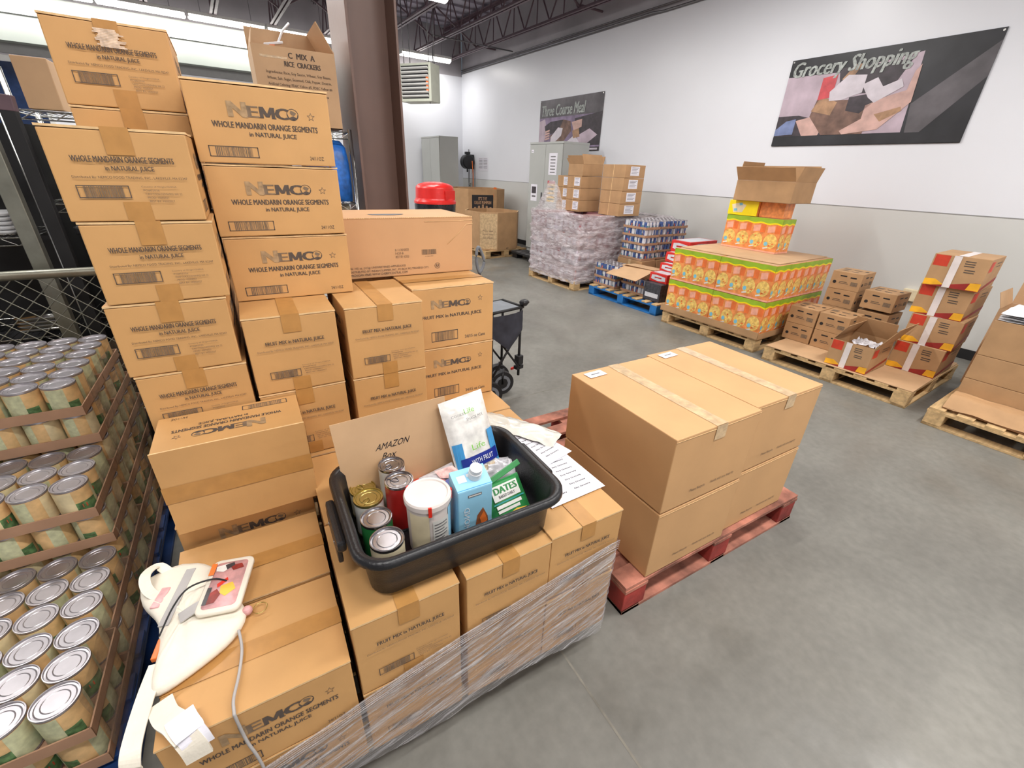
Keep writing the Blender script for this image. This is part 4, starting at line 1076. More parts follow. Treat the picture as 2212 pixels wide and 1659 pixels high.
b = MB(); blob(b, [(-.12, -.15), (0, -.17), (.11, -.15), (.12, 0), (.1, .14), (0, .16), (-.12, .14)], 0, .33, 'blue_bag'); b.build('bag_body', t)
t = empty('paper_roll', (.47, 3.2, .812)); tag(t, 'beige cylinder lying on the middle shelf left of the column', 'roll')
b = MB(); b.cyl((-.12, 0, .46), (.14, 0, .46), .075, 'label_cream', 28); b.boxc((-.12, -.07, 0), (.14, .07, .39), 'kraft_pale', .004); b.build('roll_body', t)

def open_carton(name, label, x, y, z, d, m, flaps, rz=0, room=False, group=None, inner=None, th=.004, cat='box', prt=None):
    """flaps: dict side -> angle in degrees from closed-flat (0) ; 90 upright, 180 folded out and down"""
    t = empty(name)
    (rplace(t, x, y, z, rz) if room else place(t, (x, y, z), rz)); tag(t, label, cat, group)
    L, W, H = d; b = MB()
    b.boxc((-L / 2, -W / 2, 0), (L / 2, W / 2, th), m)
    for s in (-1, 1):
        b.boxc((-L / 2, s * W / 2 - s * th, 0), (L / 2, s * W / 2, H), m); b.boxc((s * L / 2 - s * th, -W / 2 + th, 0), (s * L / 2, W / 2 - th, H), m)
    if prt: prt(b)
    b.build('carton_body', t)
    for side, (ang, ln) in flaps.items():
        b = MB(); a = math.radians(ang)
        sx, sy = {'x-': (-1, 0), 'x+': (1, 0), 'y-': (0, -1), 'y+': (0, 1)}[side]
        w_ = (W if sx else L) - .006
        # direction from the hinge: inward at 0, up at 90, outward at 180
        d_in = Vector((-sx, -sy, 0)); dirv = d_in * math.cos(a) + Vector((0, 0, 1)) * math.sin(a)
        hinge = Vector((sx * (L / 2 - th / 2), sy * (W / 2 - th / 2), H + .001)); tang = Vector((0, 1, 0)) if sx else Vector((1, 0, 0))
        nn = tang.cross(dirv).normalized() * th
        p = [hinge - tang * w_ / 2, hinge + tang * w_ / 2, hinge + tang * w_ / 2 + dirv * ln, hinge - tang * w_ / 2 + dirv * ln]
        vs = p + [q + nn for q in p]
        b.add(vs, [(0, 1, 2, 3), (7, 6, 5, 4), (0, 4, 5, 1), (1, 5, 6, 2), (2, 6, 7, 3), (3, 7, 4, 0)], inner or m); b.build('flap', t)
    return t
def crk(b):
    F = Face((-.2, -.17, 0), (1, 0, 0), (0, 0, 1), .40, .355, .001)
    b.text(F, 'C  MIX  A', .42, .06, .74, .13, 'ink', .02); b.text(F, 'RICE  CRACKERS', .36, .17, .80, .235, 'ink', .02)
    for i, s in enumerate(('Ingredients: Rice, Soy Sauce, Wheat, Soy Beans,', 'Wheat, Salt, Sugar, Seaweed, Chili, Pepper, Dextrin,', 'Artificial Coloring: FD&C Yellow #5, FD&C Yellow #6')): b.text(F, s, .13, .30 + i * .075, .92, .345 + i * .075, 'ink_mid', .01)
    b.text(F, 'Processed in a facility that uses peanuts', .14, .56, .86, .60, 'ink', .03); b.text(F, 'Allergen: Contains wheat, soy', .14, .64, .80, .68, 'ink', .03)
    b.quad(F, .08, .12, .40, .15, 'tape_clear', 1.2)
t = open_carton('cracker_carton', 'open tan carton of cracker mix with raised flaps on the rack beside the column', .395, 3.19, 1.757, (.40, .34, .355), 'kraft_pale', {'x-': (78, .07), 'y+': (95, .13), 'x+': (60, .15)}, prt=crk)
t = empty('tape_gun', (.33, 3.3, 2.12)); tag(t, 'white and orange tape gun lying over the open cracker carton edge', 'tool')
b = MB(); b.box((0, 0, .05), (.10, .03, .012), 'white', .003, (0, -.2, 0)); b.box((-.01, 0, .03), (.03, .03, .03), 'label_orange', .004); b.tube([(.02, 0, .05), (.06, .02, .12), (.10, .03, .16)], .006, 'white', 8); b.build('gun_body', t)

# ============================================================ folding wagon
t = empty('folding_wagon', (1.45, 2.68, 0), (0, 0, math.radians(12))); tag(t, 'folded black wagon with rubber wheels and grey fabric right of the near stack', 'wagon')
b = MB()
for x in (-.13, .14):
    for y in (-.10, .10): b.tube([(x, y, .16), (x, y, .70)], .010, 'black_rough', 8)
b.tube([(-.14, -.11, .70), (.15, -.11, .70)], .011, 'black_rough', 8); b.tube([(-.14, .11, .70), (.15, .11, .70)], .011, 'black_rough', 8); b.tube([(.15, -.11, .70), (.15, .11, .70)], .011, 'black_rough', 8)
b.build('frame', t)
for y in (-.115, .115):
    b = MB(); b.tube([(-.13, y, .22), (.14, y, .56)], .008, 'black_rough', 8); b.tube([(.14, y, .22), (-.13, y, .56)], .008, 'black_rough', 8); b.build('scissor_brace', t)
b = MB(); b.box((.14, -.1, .29), (.05, .05, .07), 'black_rough', .006); b.box((.14, -.1, .23), (.07, .04, .03), 'black_plastic', .006); b.build('hinge_block', t)
mat('wagon_cloth', (46, 48, 58), 0.75, var=0.15); mat('wagon_grey', (120, 124, 130), 0.7, var=0.05)
b = MB(); b.grid(lambda u, v: Vector((-.15 + .29 * u, -.122 - .02 * math.sin(PI * u) + .01 * mnoise.noise(Vector((u * 4, v * 3, 1))), .68 - .27 * v * (1 - .45 * abs(2 * u - 1)))), 14, 10, 'wagon_cloth'); b.build('fabric_bag', t)
b = MB(); b.grid(lambda u, v: Vector((-.18 + .30 * u, -.11 + .22 * v, .70 + .035 * math.sin(PI * v) * (1 - u) + .006)), 10, 8, 'wagon_grey'); b.build('top_cover', t)
b = MB(); b.loft([rrect(.02, .02, .01, .71, 4, .15, -.11), rrect(.03, .03, .012, .735, 4, .16, -.11), rrect(.02, .02, .008, .75, 4, .16, -.11)], 'black_plastic', cap0=True, cap1=True); b.build('corner_cap', t)
for (x, y) in ((.04, -.02), (.10, .10), (-.16, -.12), (-.14, .1)):
    b = MB(); c = Vector((x, y, .095)); dx = Vector((.35, 1, 0)).normalized()
    b.cyl(c - dx * .022, c + dx * .022, .094, 'rubber' if 'rubber' in MATS else 'black_rough', 30); b.cyl(c - dx * .024, c + dx * .024, .066, 'wagon_grey', 24); b.cyl(c - dx * .027, c + dx * .027, .045, 'black_rough', 8); b.build('wheel', t)
    b = MB(); b.tube([c + Vector((0, 0, 0)) - dx * .03, c + Vector((0, 0, .07)) - dx * .03, c + Vector((.02, 0, .11))], .009, 'black_rough', 8); b.build('fork', t)
b = MB(); b.box((.14, -.03, .19), (.03, .01, .02), 'bright_red', .003); b.build('reflector', t)
b = MB(); b.tube([(-.14, .02, .10), (-.14, .03, .95)], .009, 'black_rough', 8)
P = smooth_path([(-.14, .03, .95), (-.12, .03, .97), (-.10, .03, 1.02), (-.12, .03, 1.08), (-.15, .03, 1.12), (-.165, .03, 1.07), (-.16, .03, 1.0), (-.14, .03, .95)], 4); b.tube(P, .010, 'wagon_grey', 8); b.build('pull_handle', t)

# made-up totes added to darken the racks, then bags in the gap beside them
mat('black_bag', (20, 20, 24), 0.28, var=0.2, bump=0.8, bscale=14)
for i, (x, y, z, d) in enumerate(((-1.35, 3.28, .232, (.5, .36, .44)), (-1.95, 3.28, .232, (.5, .36, .44)), (-1.95, 3.28, .732, (.5, .36, .42)), (-.50, 3.27, .232, (.5, .38, .5)), (-.50, 3.27, .812, (.5, .38, .45)), (.02, 3.27, .232, (.45, .38, .5)), (.02, 3.27, .812, (.45, .38, .45)), (-1.65, 3.28, 1.222, (.6, .36, .40)), (-.45, 3.27, 1.372, (.5, .38, .32)), (.05, 3.27, 1.372, (.42, .38, .32)))):
    t = empty('added_dark_tote', (x, y, z)); tag(t, 'made-up black tote added to darken the wire racks behind the fence', 'tote', 'added black totes darkening the wire racks')
    b = MB(); b.loft([rrect(d[0] / 2 - .03, d[1] / 2 - .03, .03, 0, 3), rrect(d[0] / 2 - .012, d[1] / 2 - .012, .03, d[2] - .05, 3)], 'black_rough', cap0=True, cap1=True); b.build('tote_body', t)
    b = MB(); b.box((0, 0, d[2] - .03), (d[0], d[1], .04), 'black_plastic', .008); b.build('lid', t)
for i, (x, y, z, r, h) in enumerate(((-.478, 2.32, 0, .095, .62), (-.482, 2.60, 0, .095, .80))):
    t = empty('rubbish_bag', (x, y, z)); tag(t, ('glossy black rubbish bag between the can stack and tall left column', 'glossy black rubbish bag against the fence end post')[i], 'bag')
    b = MB(); P = []
    for k in range(9):
        v = k / 8; rr = r * (.75 + .3 * math.sin(PI * v * .9 + .3)) * (1 if k < 8 else .3)
        P.append([Vector((rr * (1 + .12 * mnoise.noise(Vector((math.cos(a) * 2, math.sin(a) * 2, k * .8 + i * 5)))) * math.cos(a), rr * (1 + .12 * mnoise.noise(Vector((math.cos(a) * 2, math.sin(a) * 2, k * .8 + 9)))) * math.sin(a), h * v)) for a in [2 * PI * q / 28 for q in range(28)]])
    b.loft(P, 'black_bag', cap0=True, cap1=True); b.build('bag_body', t)

# ============================================================ along the white side wall
# ---- vinyl banners
mat('banner_black', (40, 40, 44), 0.42, var=0.3, scale=2.5, bump=0.3, bscale=3); mat('banner_grey', (96, 92, 96), 0.45, var=0.25, scale=3, bump=0.3, bscale=4)
mat('photo_mauve', (190, 172, 184), 0.45, var=0.1, scale=5); mat('photo_pink', (208, 170, 160), 0.45, var=0.1, scale=8); mat('photo_brown', (120, 92, 80), 0.45, var=0.2, scale=9)
mat('photo_tan', (172, 134, 102), 0.45, var=0.2, scale=9); mat('photo_white', (214, 206, 214), 0.4, var=0.06, scale=9); mat('photo_red', (206, 80, 86), 0.4, var=0.1); mat('photo_blue', (120, 134, 176), 0.4, var=0.1)
mat('photo_dark', (62, 54, 60), 0.45, var=0.2); mat('chalk', (168, 174, 170), 0.5, var=0.2, scale=40); mat('photo_violet', (132, 116, 142), 0.45, var=0.25, scale=5)
def banner(name, label, n, a0, a1, z0, z1, draw, base):
    """lies flat on the side wall; a1 is the left edge as seen from the room"""
    t = empty(name, rp(n, a1, z0), (0, 0, RA - PI / 2)); tag(t, label, 'banner')
    W, H = a1 - a0, z1 - z0
    b = MB(); b.boxc((0, 0, 0), (W, .004, H), base)
    F = Face((0, 0, 0), (1, 0, 0), (0, 0, 1), W, H, .0008); draw(b, F); b.build('vinyl_sheet', t)
    b = MB()
    for x in (.02, W - .02):
        for z in (.02, H - .02): b.cyl((x, -.001, z), (x, -.003, z), .009, 'chrome', 10)
    b.build('grommets', t); return t
def draw_grocery(b, F):
    b.poly(F, [(.0, .19), (.30, .20), (.70, .10), (.72, .88), (.0, .88)], 'photo_mauve')
    b.poly(F, [(.30, .16), (.66, .16), (.60, .45), (.34, .45)], 'photo_dark', 2)
    b.poly(F, [(.0, .64), (.13, .64), (.3, .72), (.38, .88), (.0, .88)], 'photo_dark', 2); b.poly(F, [(.0, .80), (.06, .70), (.12, .68), (.12, .86), (.0, .87)], 'photo_blue', 3)
    b.poly(F, [(.12, .70), (.22, .66), (.30, .74), (.28, .88), (.18, .88)], 'photo_pink', 3)
    b.poly(F, [(.22, .46), (.36, .50), (.54, .52), (.53, .88), (.30, .88), (.20, .66)], 'photo_brown', 4); b.poly(F, [(.20, .60), (.24, .44), (.34, .52), (.32, .66)], 'photo_tan', 4.5)
    b.poly(F, [(.22, .24), (.30, .22), (.30, .46), (.22, .48)], 'photo_red', 5); b.poly(F, [(.28, .40), (.36, .24), (.46, .26), (.46, .44), (.36, .50), (.29, .50)], 'photo_white', 5.5)
    b.poly(F, [(.33, .28), (.38, .14), (.42, .14), (.38, .30)], 'photo_tan', 5); b.poly(F, [(.40, .48), (.50, .46), (.54, .55), (.48, .66), (.40, .62)], 'photo_dark', 6)
    b.poly(F, [(.45, .36), (.52, .30), (.56, .40), (.64, .34), (.66, .42), (.54, .56), (.50, .50)], 'photo_white', 6.5); b.poly(F, [(.50, .58), (.60, .50), (.68, .46), (.69, .28), (.71, .22), (.72, .58), (.60, .84), (.42, .88), (.40, .84), (.50, .72)], 'photo_pink', 6)
    b.poly(F, [(.56, .68), (.68, .62), (.69, .66), (.60, .76)], 'photo_tan', 7)
    b.poly(F, [(.72, .60), (1.0, .10), (1.0, .40), (.80, .90), (.74, .90)], 'banner_grey', 1.2)
    b.text(F, 'Grocery Shopping', .015, .035, .66, .255, 'chalk', .03, 8, .02)
    b.quad(F, 0, .885, 1, .995, 'banner_black', 8)
def draw_meal(b, F):
    b.quad(F, 0, .34, 1, .93, 'photo_violet')
    b.poly(F, [(.0, .40), (.10, .36), (.14, .60), (.08, .90), (.0, .92)], 'photo_mauve', 2); b.poly(F, [(.60, .40), (1.0, .32), (1.0, .90), (.70, .90)], 'photo_dark', 2)
    b.poly(F, [(.10, .50), (.20, .42), (.42, .40), (.40, .60), (.22, .66), (.12, .62)], 'photo_dark', 3)
    b.poly(F, [(.42, .40), (.54, .44), (.56, .62), (.44, .82), (.24, .88), (.20, .70), (.36, .58)], 'photo_brown', 4); b.poly(F, [(.22, .72), (.34, .54), (.42, .56), (.40, .70), (.28, .84), (.22, .82)], 'photo_white', 5)
    b.poly(F, [(.56, .46), (.72, .42), (.72, .56), (.60, .62)], 'photo_pink', 5); b.poly(F, [(.58, .62), (.68, .58), (.70, .74), (.60, .76)], 'photo_tan', 5)
    for i in range(4): b.poly(F, [(.11, .60 + i * .05), (.19, .57 + i * .05), (.20, .60 + i * .05), (.12, .63 + i * .05)], 'photo_pink', 5)
    b.poly(F, [(.66, .72), (.84, .60), (.96, .72), (.80, .88), (.68, .88)], 'photo_mauve', 3); b.poly(F, [(.48, .84), (.62, .70), (.70, .84), (.60, .90)], 'photo_white', 4)
    b.text(F, 'Three Course Meal', .03, .10, .74, .31, 'chalk', .03, 6, .015)
    b.quad(F, 0, .93, 1, 1, 'photo_dark', 6); b.quad(F, .84, .95, .98, .985, 'photo_white', 7)
banner('wall_banner', 'wide black banner reading Grocery Shopping, high on the white wall', 6.188, 1.65, 3.475, 1.963, 2.850, draw_grocery, 'banner_black')
banner('wall_banner', 'grey banner reading Three Course Meal above the grey cabinet', 6.188, 6.63, 8.47, 1.955, 2.855, draw_meal, 'banner_grey')

# ---- small wall things
t = empty('wall_notice', rp(6.196, 11.08, 1.54), (0, 0, RA - PI / 2)); tag(t, 'white paper notice on the wall beside the cord reel', 'notice')
b = MB(); b.boxc((0, 0, 0), (.50, .003, .31), 'paper'); F = Face((0, 0, 0), (1, 0, 0), (0, 0, 1), .50, .31, .001)
for i in range(7): b.quad(F, .08, .10 + .11 * i, .45, .13 + .11 * i, 'ink_grey'); b.quad(F, .55, .10 + .11 * i, .92, .13 + .11 * i, 'ink_grey')
b.build('sheet', t)
t = empty('cord_reel', rp(6.02, 11.35, 1.74), (0, 0, RA)); tag(t, 'black cord reel hanging on the side wall near the corner', 'reel')
b = MB(); b.lathe([(0, -.10), (.15, -.10), (.17, -.08), (.17, .08), (.15, .10), (0, .10)], 'black_plastic', 28, M=Matrix.Rotation(PI / 2, 4, 'X')); b.box((.12, 0, 0), (.10, .12, .34), 'black_rough', .01); b.build('reel_body', t)
b = MB(); b.box((0, -.01, .20), (.12, .10, .06), 'black_plastic', .01); b.tube([(0, -.0, -.15), (0, -.0, -.24)], .02, 'black_rough', 8); b.build('bracket', t)
b = MB(); b.tube(smooth_path([(.05, -.17, .02), (.06, -.20, -.3), (.05, -.22, -.7), (.05, -.24, -1.3)], 5), .011, 'label_orange', 8); b.build('orange_cord', t)
t = empty('outlet_box', rp(6.17, 11.45, 1.14), (0, 0, RA)); tag(t, 'pale electrical outlet box below the cord reel', 'outlet')
b = MB(); b.box((0, 0, 0), (.06, .12, .20), 'cabinet_grey', .006); b.box((-.031, 0, .03), (.004, .05, .04), 'ink_grey'); b.build('cover', t)
b = MB(); b.tube([(.0, .1, -1.1), (.0, .1, .9)], .014, 'pipe', 8); b.build('conduit_drop', t)
t = empty('outlet_box', rp(6.17, 1.52, .52), (0, 0, RA)); tag(t, 'pale outlet box low on the wall between the carton stacks', 'outlet')
b = MB(); b.box((0, 0, 0), (.06, .13, .12), 'label_cream', .006); b.build('cover', t)

# ---- grey cabinets
def cabinet(name, label, n0, n1, a0, a1, z0, z1, papers=True):
    t = empty(name, rp((n0 + n1) / 2, (a0 + a1) / 2, z0), (0, 0, RA)); tag(t, label, 'cabinet')
    D, W, H = n1 - n0, a1 - a0, z1 - z0
    b = MB(); b.boxc((-D / 2 + .02, -W / 2, .06), (D / 2, W / 2, H), 'cabinet_grey', .004); b.boxc((-D / 2 + .03, -W / 2 + .01, 0), (D / 2, W / 2 - .01, .06), 'cabinet_grey'); b.boxc((-D / 2, -W / 2 - .004, H - .03), (D / 2 + .002, W / 2 + .004, H + .004), 'cabinet_grey', .003); b.build('cabinet_body', t)
    for s in (-1, 1):
        b = MB(); y0, y1 = (-W / 2 + .012, -.003) if s < 0 else (.003, W / 2 - .012); b.boxc((-D / 2, y0, .07), (-D / 2 + .018, y1, H - .035), 'cabinet_grey', .003); d = b.build('door', t)
        h = MB(); yy = s * .045; h.boxc((-D / 2 - .02, yy - .012, H * .47), (-D / 2, yy + .012, H * .47 + .20), 'pipe', .004); h.build('handle', d)
        if papers:
            F = Face((-D / 2, W / 2, 0), (0, -1, 0), (0, 0, 1), W, H, .002)
            def note(x0, y0, x1, y1, lines, m='paper'):
                q = MB(); q.quad(F, x0, y0, x1, y1, m)
                for i in range(lines): q.quad(F, x0 + (x1 - x0) * .2, y0 + (y1 - y0) * (i + 1) / (lines + 1), x1 - (x1 - x0) * .2, y0 + (y1 - y0) * (i + 1.3) / (lines + 1), 'ink_grey', 2)
                return q
            if s > 0:
                note(.06, .06, .14, .085, 1).build('sticker', d); q = note(.10, .36, .30, .51, 2); q.quad(F, .13, .38, .27, .44, 'photo_dark', 2.4); q.build('notice', d)
            else:
                note(.62, .09, .86, .27, 6).build('notice', d)
                q = MB(); q.quad(F, .62, .345, .84, .50, 'label_yellow'); q.quad(F, .62, .32, .84, .345, 'photo_red')
                for i in range(4): q.quad(F, .64, .365 + i * .035, .82, .38 + i * .035, 'leaf_dark', 2)
                q.build('warning_sticker', d)
    return t
mat('leaf_dark', (52, 92, 62), 0.5, var=0.1)
cabinet('storage_cabinet', 'tall pale grey two-door cabinet with notices beside the wrapped pallet', 5.33, 5.92, 6.58, 7.56, .125, 2.05)
cabinet('storage_cabinet', 'pale grey cabinet in the far corner under the wall heater', 4.98, 5.48, 10.8, 11.87, 0, 2.25, papers=False)
# black plastic pallet under the cabinet
t = empty('plastic_pallet', rp(5.52, 6.97, 0), (0, 0, RA)); tag(t, 'black plastic pallet under the tall grey cabinet', 'pallet')
b = MB(); b.box((0, 0, .105), (1.02, 1.25, .035), 'pallet_top' if 'pallet_top' in MATS else 'black_rough', .004); b.build('deck', t)
for x in (-.42, 0, .42):
    for y in (-.53, 0, .53): b = MB(); b.box((x, y, .045), (.15, .16, .088), 'black_plastic', .008); b.build('foot_block', t)
b = MB()
for y in (-.45, -.3, -.15, .0, .15, .3, .45): b.box((-.44, y, .1235), (.10, .05, .002), 'ink_grey')
b.build('deck_slots', t)

# ---- octagonal bulk bins
def bulk_bin(label, n, a, z0, L, W, H, cut_, m, rz=0, prt=None):
    t = empty('bulk_bin'); rplace(t, n, a, z0, rz); tag(t, label, 'bin')
    def oc(k, zz): hx, hy = L / 2 - k, W / 2 - k; c = cut_; return [Vector(p) for p in ((-hx, -hy + c, zz), (-hx + c, -hy, zz), (hx - c, -hy, zz), (hx, -hy + c, zz), (hx, hy - c, zz), (hx - c, hy, zz), (-hx + c, hy, zz), (-hx, hy - c, zz))]
    b = MB(); b.loft([oc(0, 0), oc(0, H)], m, smooth=False); b.loft([oc(.012, H), oc(.012, .01)], m, smooth=False); b.loft([oc(0, H), oc(.012, H)], 'kraft_edge', smooth=False); b.add(oc(.001, .008), [tuple(range(8))], m)
    if prt: prt(b, t)
    b.build('bin_wall', t); return t
pallet('wooden_pallet', 'wooden pallet under the near taped cardboard bulk bin', 4.86, 8.15, 1.05, 1.05, .14, rz=.12, room=True, seed=8)
def near_prt(b, t):
    F = Face((-.50, -.24 + 0, 0), Vector((.26, -.26, 0)), (0, 0, 1), .3677, .70, .002)
    b.quad(F, .04, .03, .96, .97, 'tape_clear'); 
    for i, s in enumerate(('Please keep', 'food only', 'no trash')): b.text(F, s, .2, .46 + i * .09, .75, .51 + i * .09, 'ink_mid', 0, 2)
    b.poly(Face((-.24, -.50, 0), (1, 0, 0), (0, 0, 1), .48, .70, .002), [(.45, .95), (.58, .95), (.58, .962), (.45, .962)], 'black_ink')
bulk_bin('open eight-sided cardboard bulk bin, near one, with clear tape on one side', 4.86, 8.12, .142, 1.00, 1.00, .70, .26, 'kraft_brown', rz=.12, prt=near_prt)
def far_prt(b, t):
    F = Face((-.58, .5, 0), (0, -1, 0), (0, 0, 1), 1.0, 1.06, .002)
    def pumpkin_panel(G, x0, y0, x1, y1):
        b.quad(G, x0, y0, x1, y1, 'black_ink'); cx = (x0 + x1) / 2
        for i in range(5):
            a = -1 + i * .5; b.poly(G, [(cx + (x1 - x0) * .42 * (a - .16), y1 - .02), (cx + (x1 - x0) * .36 * (a - .10), y0 + (y1 - y0) * (.48 + .12 * abs(a))), (cx + (x1 - x0) * .36 * (a + .14), y0 + (y1 - y0) * (.48 + .12 * abs(a))), (cx + (x1 - x0) * .42 * (a + .2), y1 - .02)], 'photo_tan', 2)
        b.text(G, "IT'S THE", cx - (x1 - x0) * .2, y0 + (y1 - y0) * .1, cx + (x1 - x0) * .2, y0 + (y1 - y0) * .26, 'photo_tan', .02, 2.5)
        b.text(G, 'GREAT PUMPKIN', cx - (x1 - x0) * .4, y0 + (y1 - y0) * .3, cx + (x1 - x0) * .4, y0 + (y1 - y0) * .46, 'photo_tan', .02, 2.5)
    pumpkin_panel(F, .26, .12, .76, .50)
    G = Face((-.3, -.58, 0), (1, 0, 0), (0, 0, 1), .6, 1.06, .002); pumpkin_panel(G, .1, .12, .9, .50)
    b.quad(Face((-.58, .78 - .28, 0), (0, -1, 0), (0, 0, 1), 1.0, 1.06, .002), .03, .5, .14, .72, 'photo_brown', 2)
bulk_bin('tall cardboard bulk bin with black printed panel behind the near bin', 5.28, 9.55, .142, 1.16, 1.16, 1.05, .26, 'kraft_brown', rz=-.25, prt=far_prt)
pallet('wooden_pallet', 'wooden pallet under the tall printed bulk bin', 5.28, 9.55, 1.15, 1.15, .14, rz=-.25, room=True, seed=9)
t = empty('orange_strap', rp(5.40, 8.955, .86), (0, 0, RA)); tag(t, 'orange strap hanging over the tall printed bulk bin', 'strap')
b = MB(); b.ribbon([(0, 0, 0), (.01, -.02, .2), (.02, -.01, .37)], .07, .01, 'label_orange', 4, dirs=[(0, -1, 0)]); b.build('strap_band', t)

# ---- bin with red dome lid
mat('lid_red', (226, 44, 40), 0.32, var=0.03); mat('liner', (30, 32, 36), 0.25, var=0.2, bump=0.7, bscale=12)
t = empty('waste_bin', rp(3.00, 6.72, 0.0), (0, 0, RA + .5)); tag(t, 'black-lined waste bin with a bright red dome lid behind the long carton', 'bin')
b = MB(); P = []
for r, z in ((.25, 0), (.28, .4), (.305, .88), (.315, 1.06), (.312, 1.10)):
    P.append([Vector((r * (1 + .03 * mnoise.noise(Vector((math.cos(a) * 3, math.sin(a) * 3, z * 4)))) * math.cos(a), r * (1 + .03 * mnoise.noise(Vector((math.cos(a) * 3 + 5, math.sin(a) * 3, z * 4)))) * math.sin(a), z)) for a in [2 * PI * q / 44 for q in range(44)]])
b.loft(P, 'liner', cap0=True); b.build('bin_liner', t)
b = MB(); b.lathe([(.318, 1.085), (.318, 1.115), (.300, 1.14), (.292, 1.16), (.285, 1.30)], 'lid_red', 40)
P = []
for k in range(7):
    q = k / 6; P.append([Vector((.285 * math.cos(q * PI / 2 * .96) * math.cos(a), .285 * math.cos(q * PI / 2 * .96) * math.sin(a), 1.30 + .085 * math.sin(q * PI / 2) - .018 * (1 - q) * (1 if abs(math.cos(a)) > .8 else 0))) for a in [2 * PI * i / 40 for i in range(40)]])
b.loft(P, 'lid_red', cap1=True); b.build('dome_lid', t)
b = MB(); b.box((0, -.284, 1.21), (.24, .012, .13), 'lid_red', .006); b.build('push_flap', t)

# ---- wall heater
t = empty('unit_heater', rp(3.92, 9.22, 2.68), (0, 0, RA + .6)); tag(t, 'pale ceiling-hung unit heater with louvres right of the column', 'heater')
mat('heater_paint', (204, 208, 192), 0.4, var=0.02)
b = MB(); b.boxc((-.16, -.32, 0), (.16, .36, .60), 'heater_paint', .012); b.build('cabinet', t)
b = MB(); b.boxc((-.166, -.27, .05), (-.1595, .31, .56), 'black_rough'); b.build('grille_recess', t)
for i in range(8):
    b = MB(); b.box((-.178, .02, .085 + .062 * i), (.035, .58, .022), 'fixture_white', .002, (0, .6, 0)); b.build('louvre', t)
b = MB(); b.box((-.168, -.245, .28), (.006, .05, .26), 'label_orange'); b.build('orange_sticker', t)
b = MB()
for x in (-.1, .1):
    for y in (-.25, .28): b.tube([(x, y, .60), (x, y, 1.85)], .008, 'pipe', 6)
b.build('hanger_rod', t)
b = MB(); b.tube([(.16, -.1, .35), (.30, -.1, .35), (.30, -.1, .75), (.30, -.1, 1.10), (1.8, -1.1, 1.10)], .012, 'pipe', 8); b.build('gas_pipe', t)
b = MB(); P = [Vector((-.1 + .014 * math.cos(a), -.25, -.016 + .014 * math.sin(a))) for a in [2 * PI * i / 16 for i in range(16)]]; b.tube(P, .004, 'pipe', 6, close=True); b.build('pull_ring', t)

# ---- stretch-wrapped pallet with cartons on top
mat('load_pink', (172, 138, 138), 0.5, var=0.2, scale=9); mat('load_red', (150, 96, 102), 0.5, var=0.15, scale=9); mat('load_pale', (196, 186, 196), 0.5, var=0.15, scale=9)
pallet('wooden_pallet', 'pale wooden pallet under the silvery stretch-wrapped load', 4.86, 5.42, 1.08, 1.16, .14, room=True, seed=11)
k = 0
for lz in range(4):
    for iy in range(3):
        for ix in range(3):
            if ix == 1 and iy == 1: continue
            t = empty('wrapped_case', rp(4.50 + ix * .355, 5.035 + iy * .385, .142 + lz * .222), (0, 0, RA)); tag(t, 'pink and white case inside the silvery wrapped load', 'box', 'cases inside the silvery wrapped load')
            b = MB(); m = ('load_pink', 'load_pale', 'load_pink', 'load_red')[(ix + iy * 2 + lz) % 4]; b.box((0, 0, .11), (.34, .375, .218), m, .006)
            for i in range(3):
                b.quad(Face((-.17, .1875, 0), (0, -1, 0), (0, 0, 1), .375, .218, .001), .08 + .3 * i, .3, .26 + .3 * i, .7, 'load_pale' if m != 'load_pale' else 'load_red')
                b.quad(Face((-.17, -.1875, 0), (1, 0, 0), (0, 0, 1), .34, .218, .001), .08 + .3 * i, .3, .26 + .3 * i, .7, 'load_pale' if m != 'load_pale' else 'load_red')
            b.build('carton_body', t); k += 1
def wrap_shell(name, label, n, a, hx, hy, z0, zt, peak=None, rr=.05, sd=0, m='stretch_film_load'):
    t = empty(name, rp(n, a, 0), (0, 0, RA)); tag(t, label, 'plastic wrap')
    b = MB(); NR = 96; NZ = 34; R0 = rrect(hx, hy, rr, 0, 5); R0.append(R0[0]); R = []
    for p_, q_ in zip(R0, R0[1:]):
        m_ = max(1, int((q_ - p_).length / .025)); R += [p_.lerp(q_, k_ / m_) for k_ in range(m_)]
    NR = len(R); vs = []
    rings = []
    for j in range(NZ + 1):
        v = j / NZ; ring_ = []
        for i, p in enumerate(R):
            z = z0 + (zt - z0) * v; nz = mnoise.noise(Vector((p.x * 5 + sd, p.y * 5 + z * 3, z * 22))) * .030 + mnoise.noise(Vector((p.x * 14, p.y * 14 + z * 9, z * 40 + sd))) * .012
            s = 1 + nz / hx
            q = Vector((p.x * s, p.y * s, z + (.02 * mnoise.noise(Vector((p.x * 6, p.y * 6, 3 + sd))) if v > .95 else 0)))
            if peak and v > .8:
                d = math.hypot(p.x - peak[0], p.y - peak[1]); q.z += peak[2] * math.exp(-(d / .24) ** 2) * (v - .8) / .2
            ring_.append(q)
        rings.append(ring_)
    b.loft(rings, m)
    # crumpled top edge folded inwards
    top = rings[-1]; rings2 = [top, [Vector((p.x * .9, p.y * .9, p.z - .03 + .03 * mnoise.noise(Vector((p.x * 9, p.y * 9, 1 + sd))))) for p in top]]
    b.loft(rings2, m); b.build('film', t)
wrap_shell('stretch_wrap', 'silvery creased stretch film around the load, with a torn peak by the cabinet', 4.86, 5.42, .548, .595, .10, 1.05, (-.55, .10, .42))
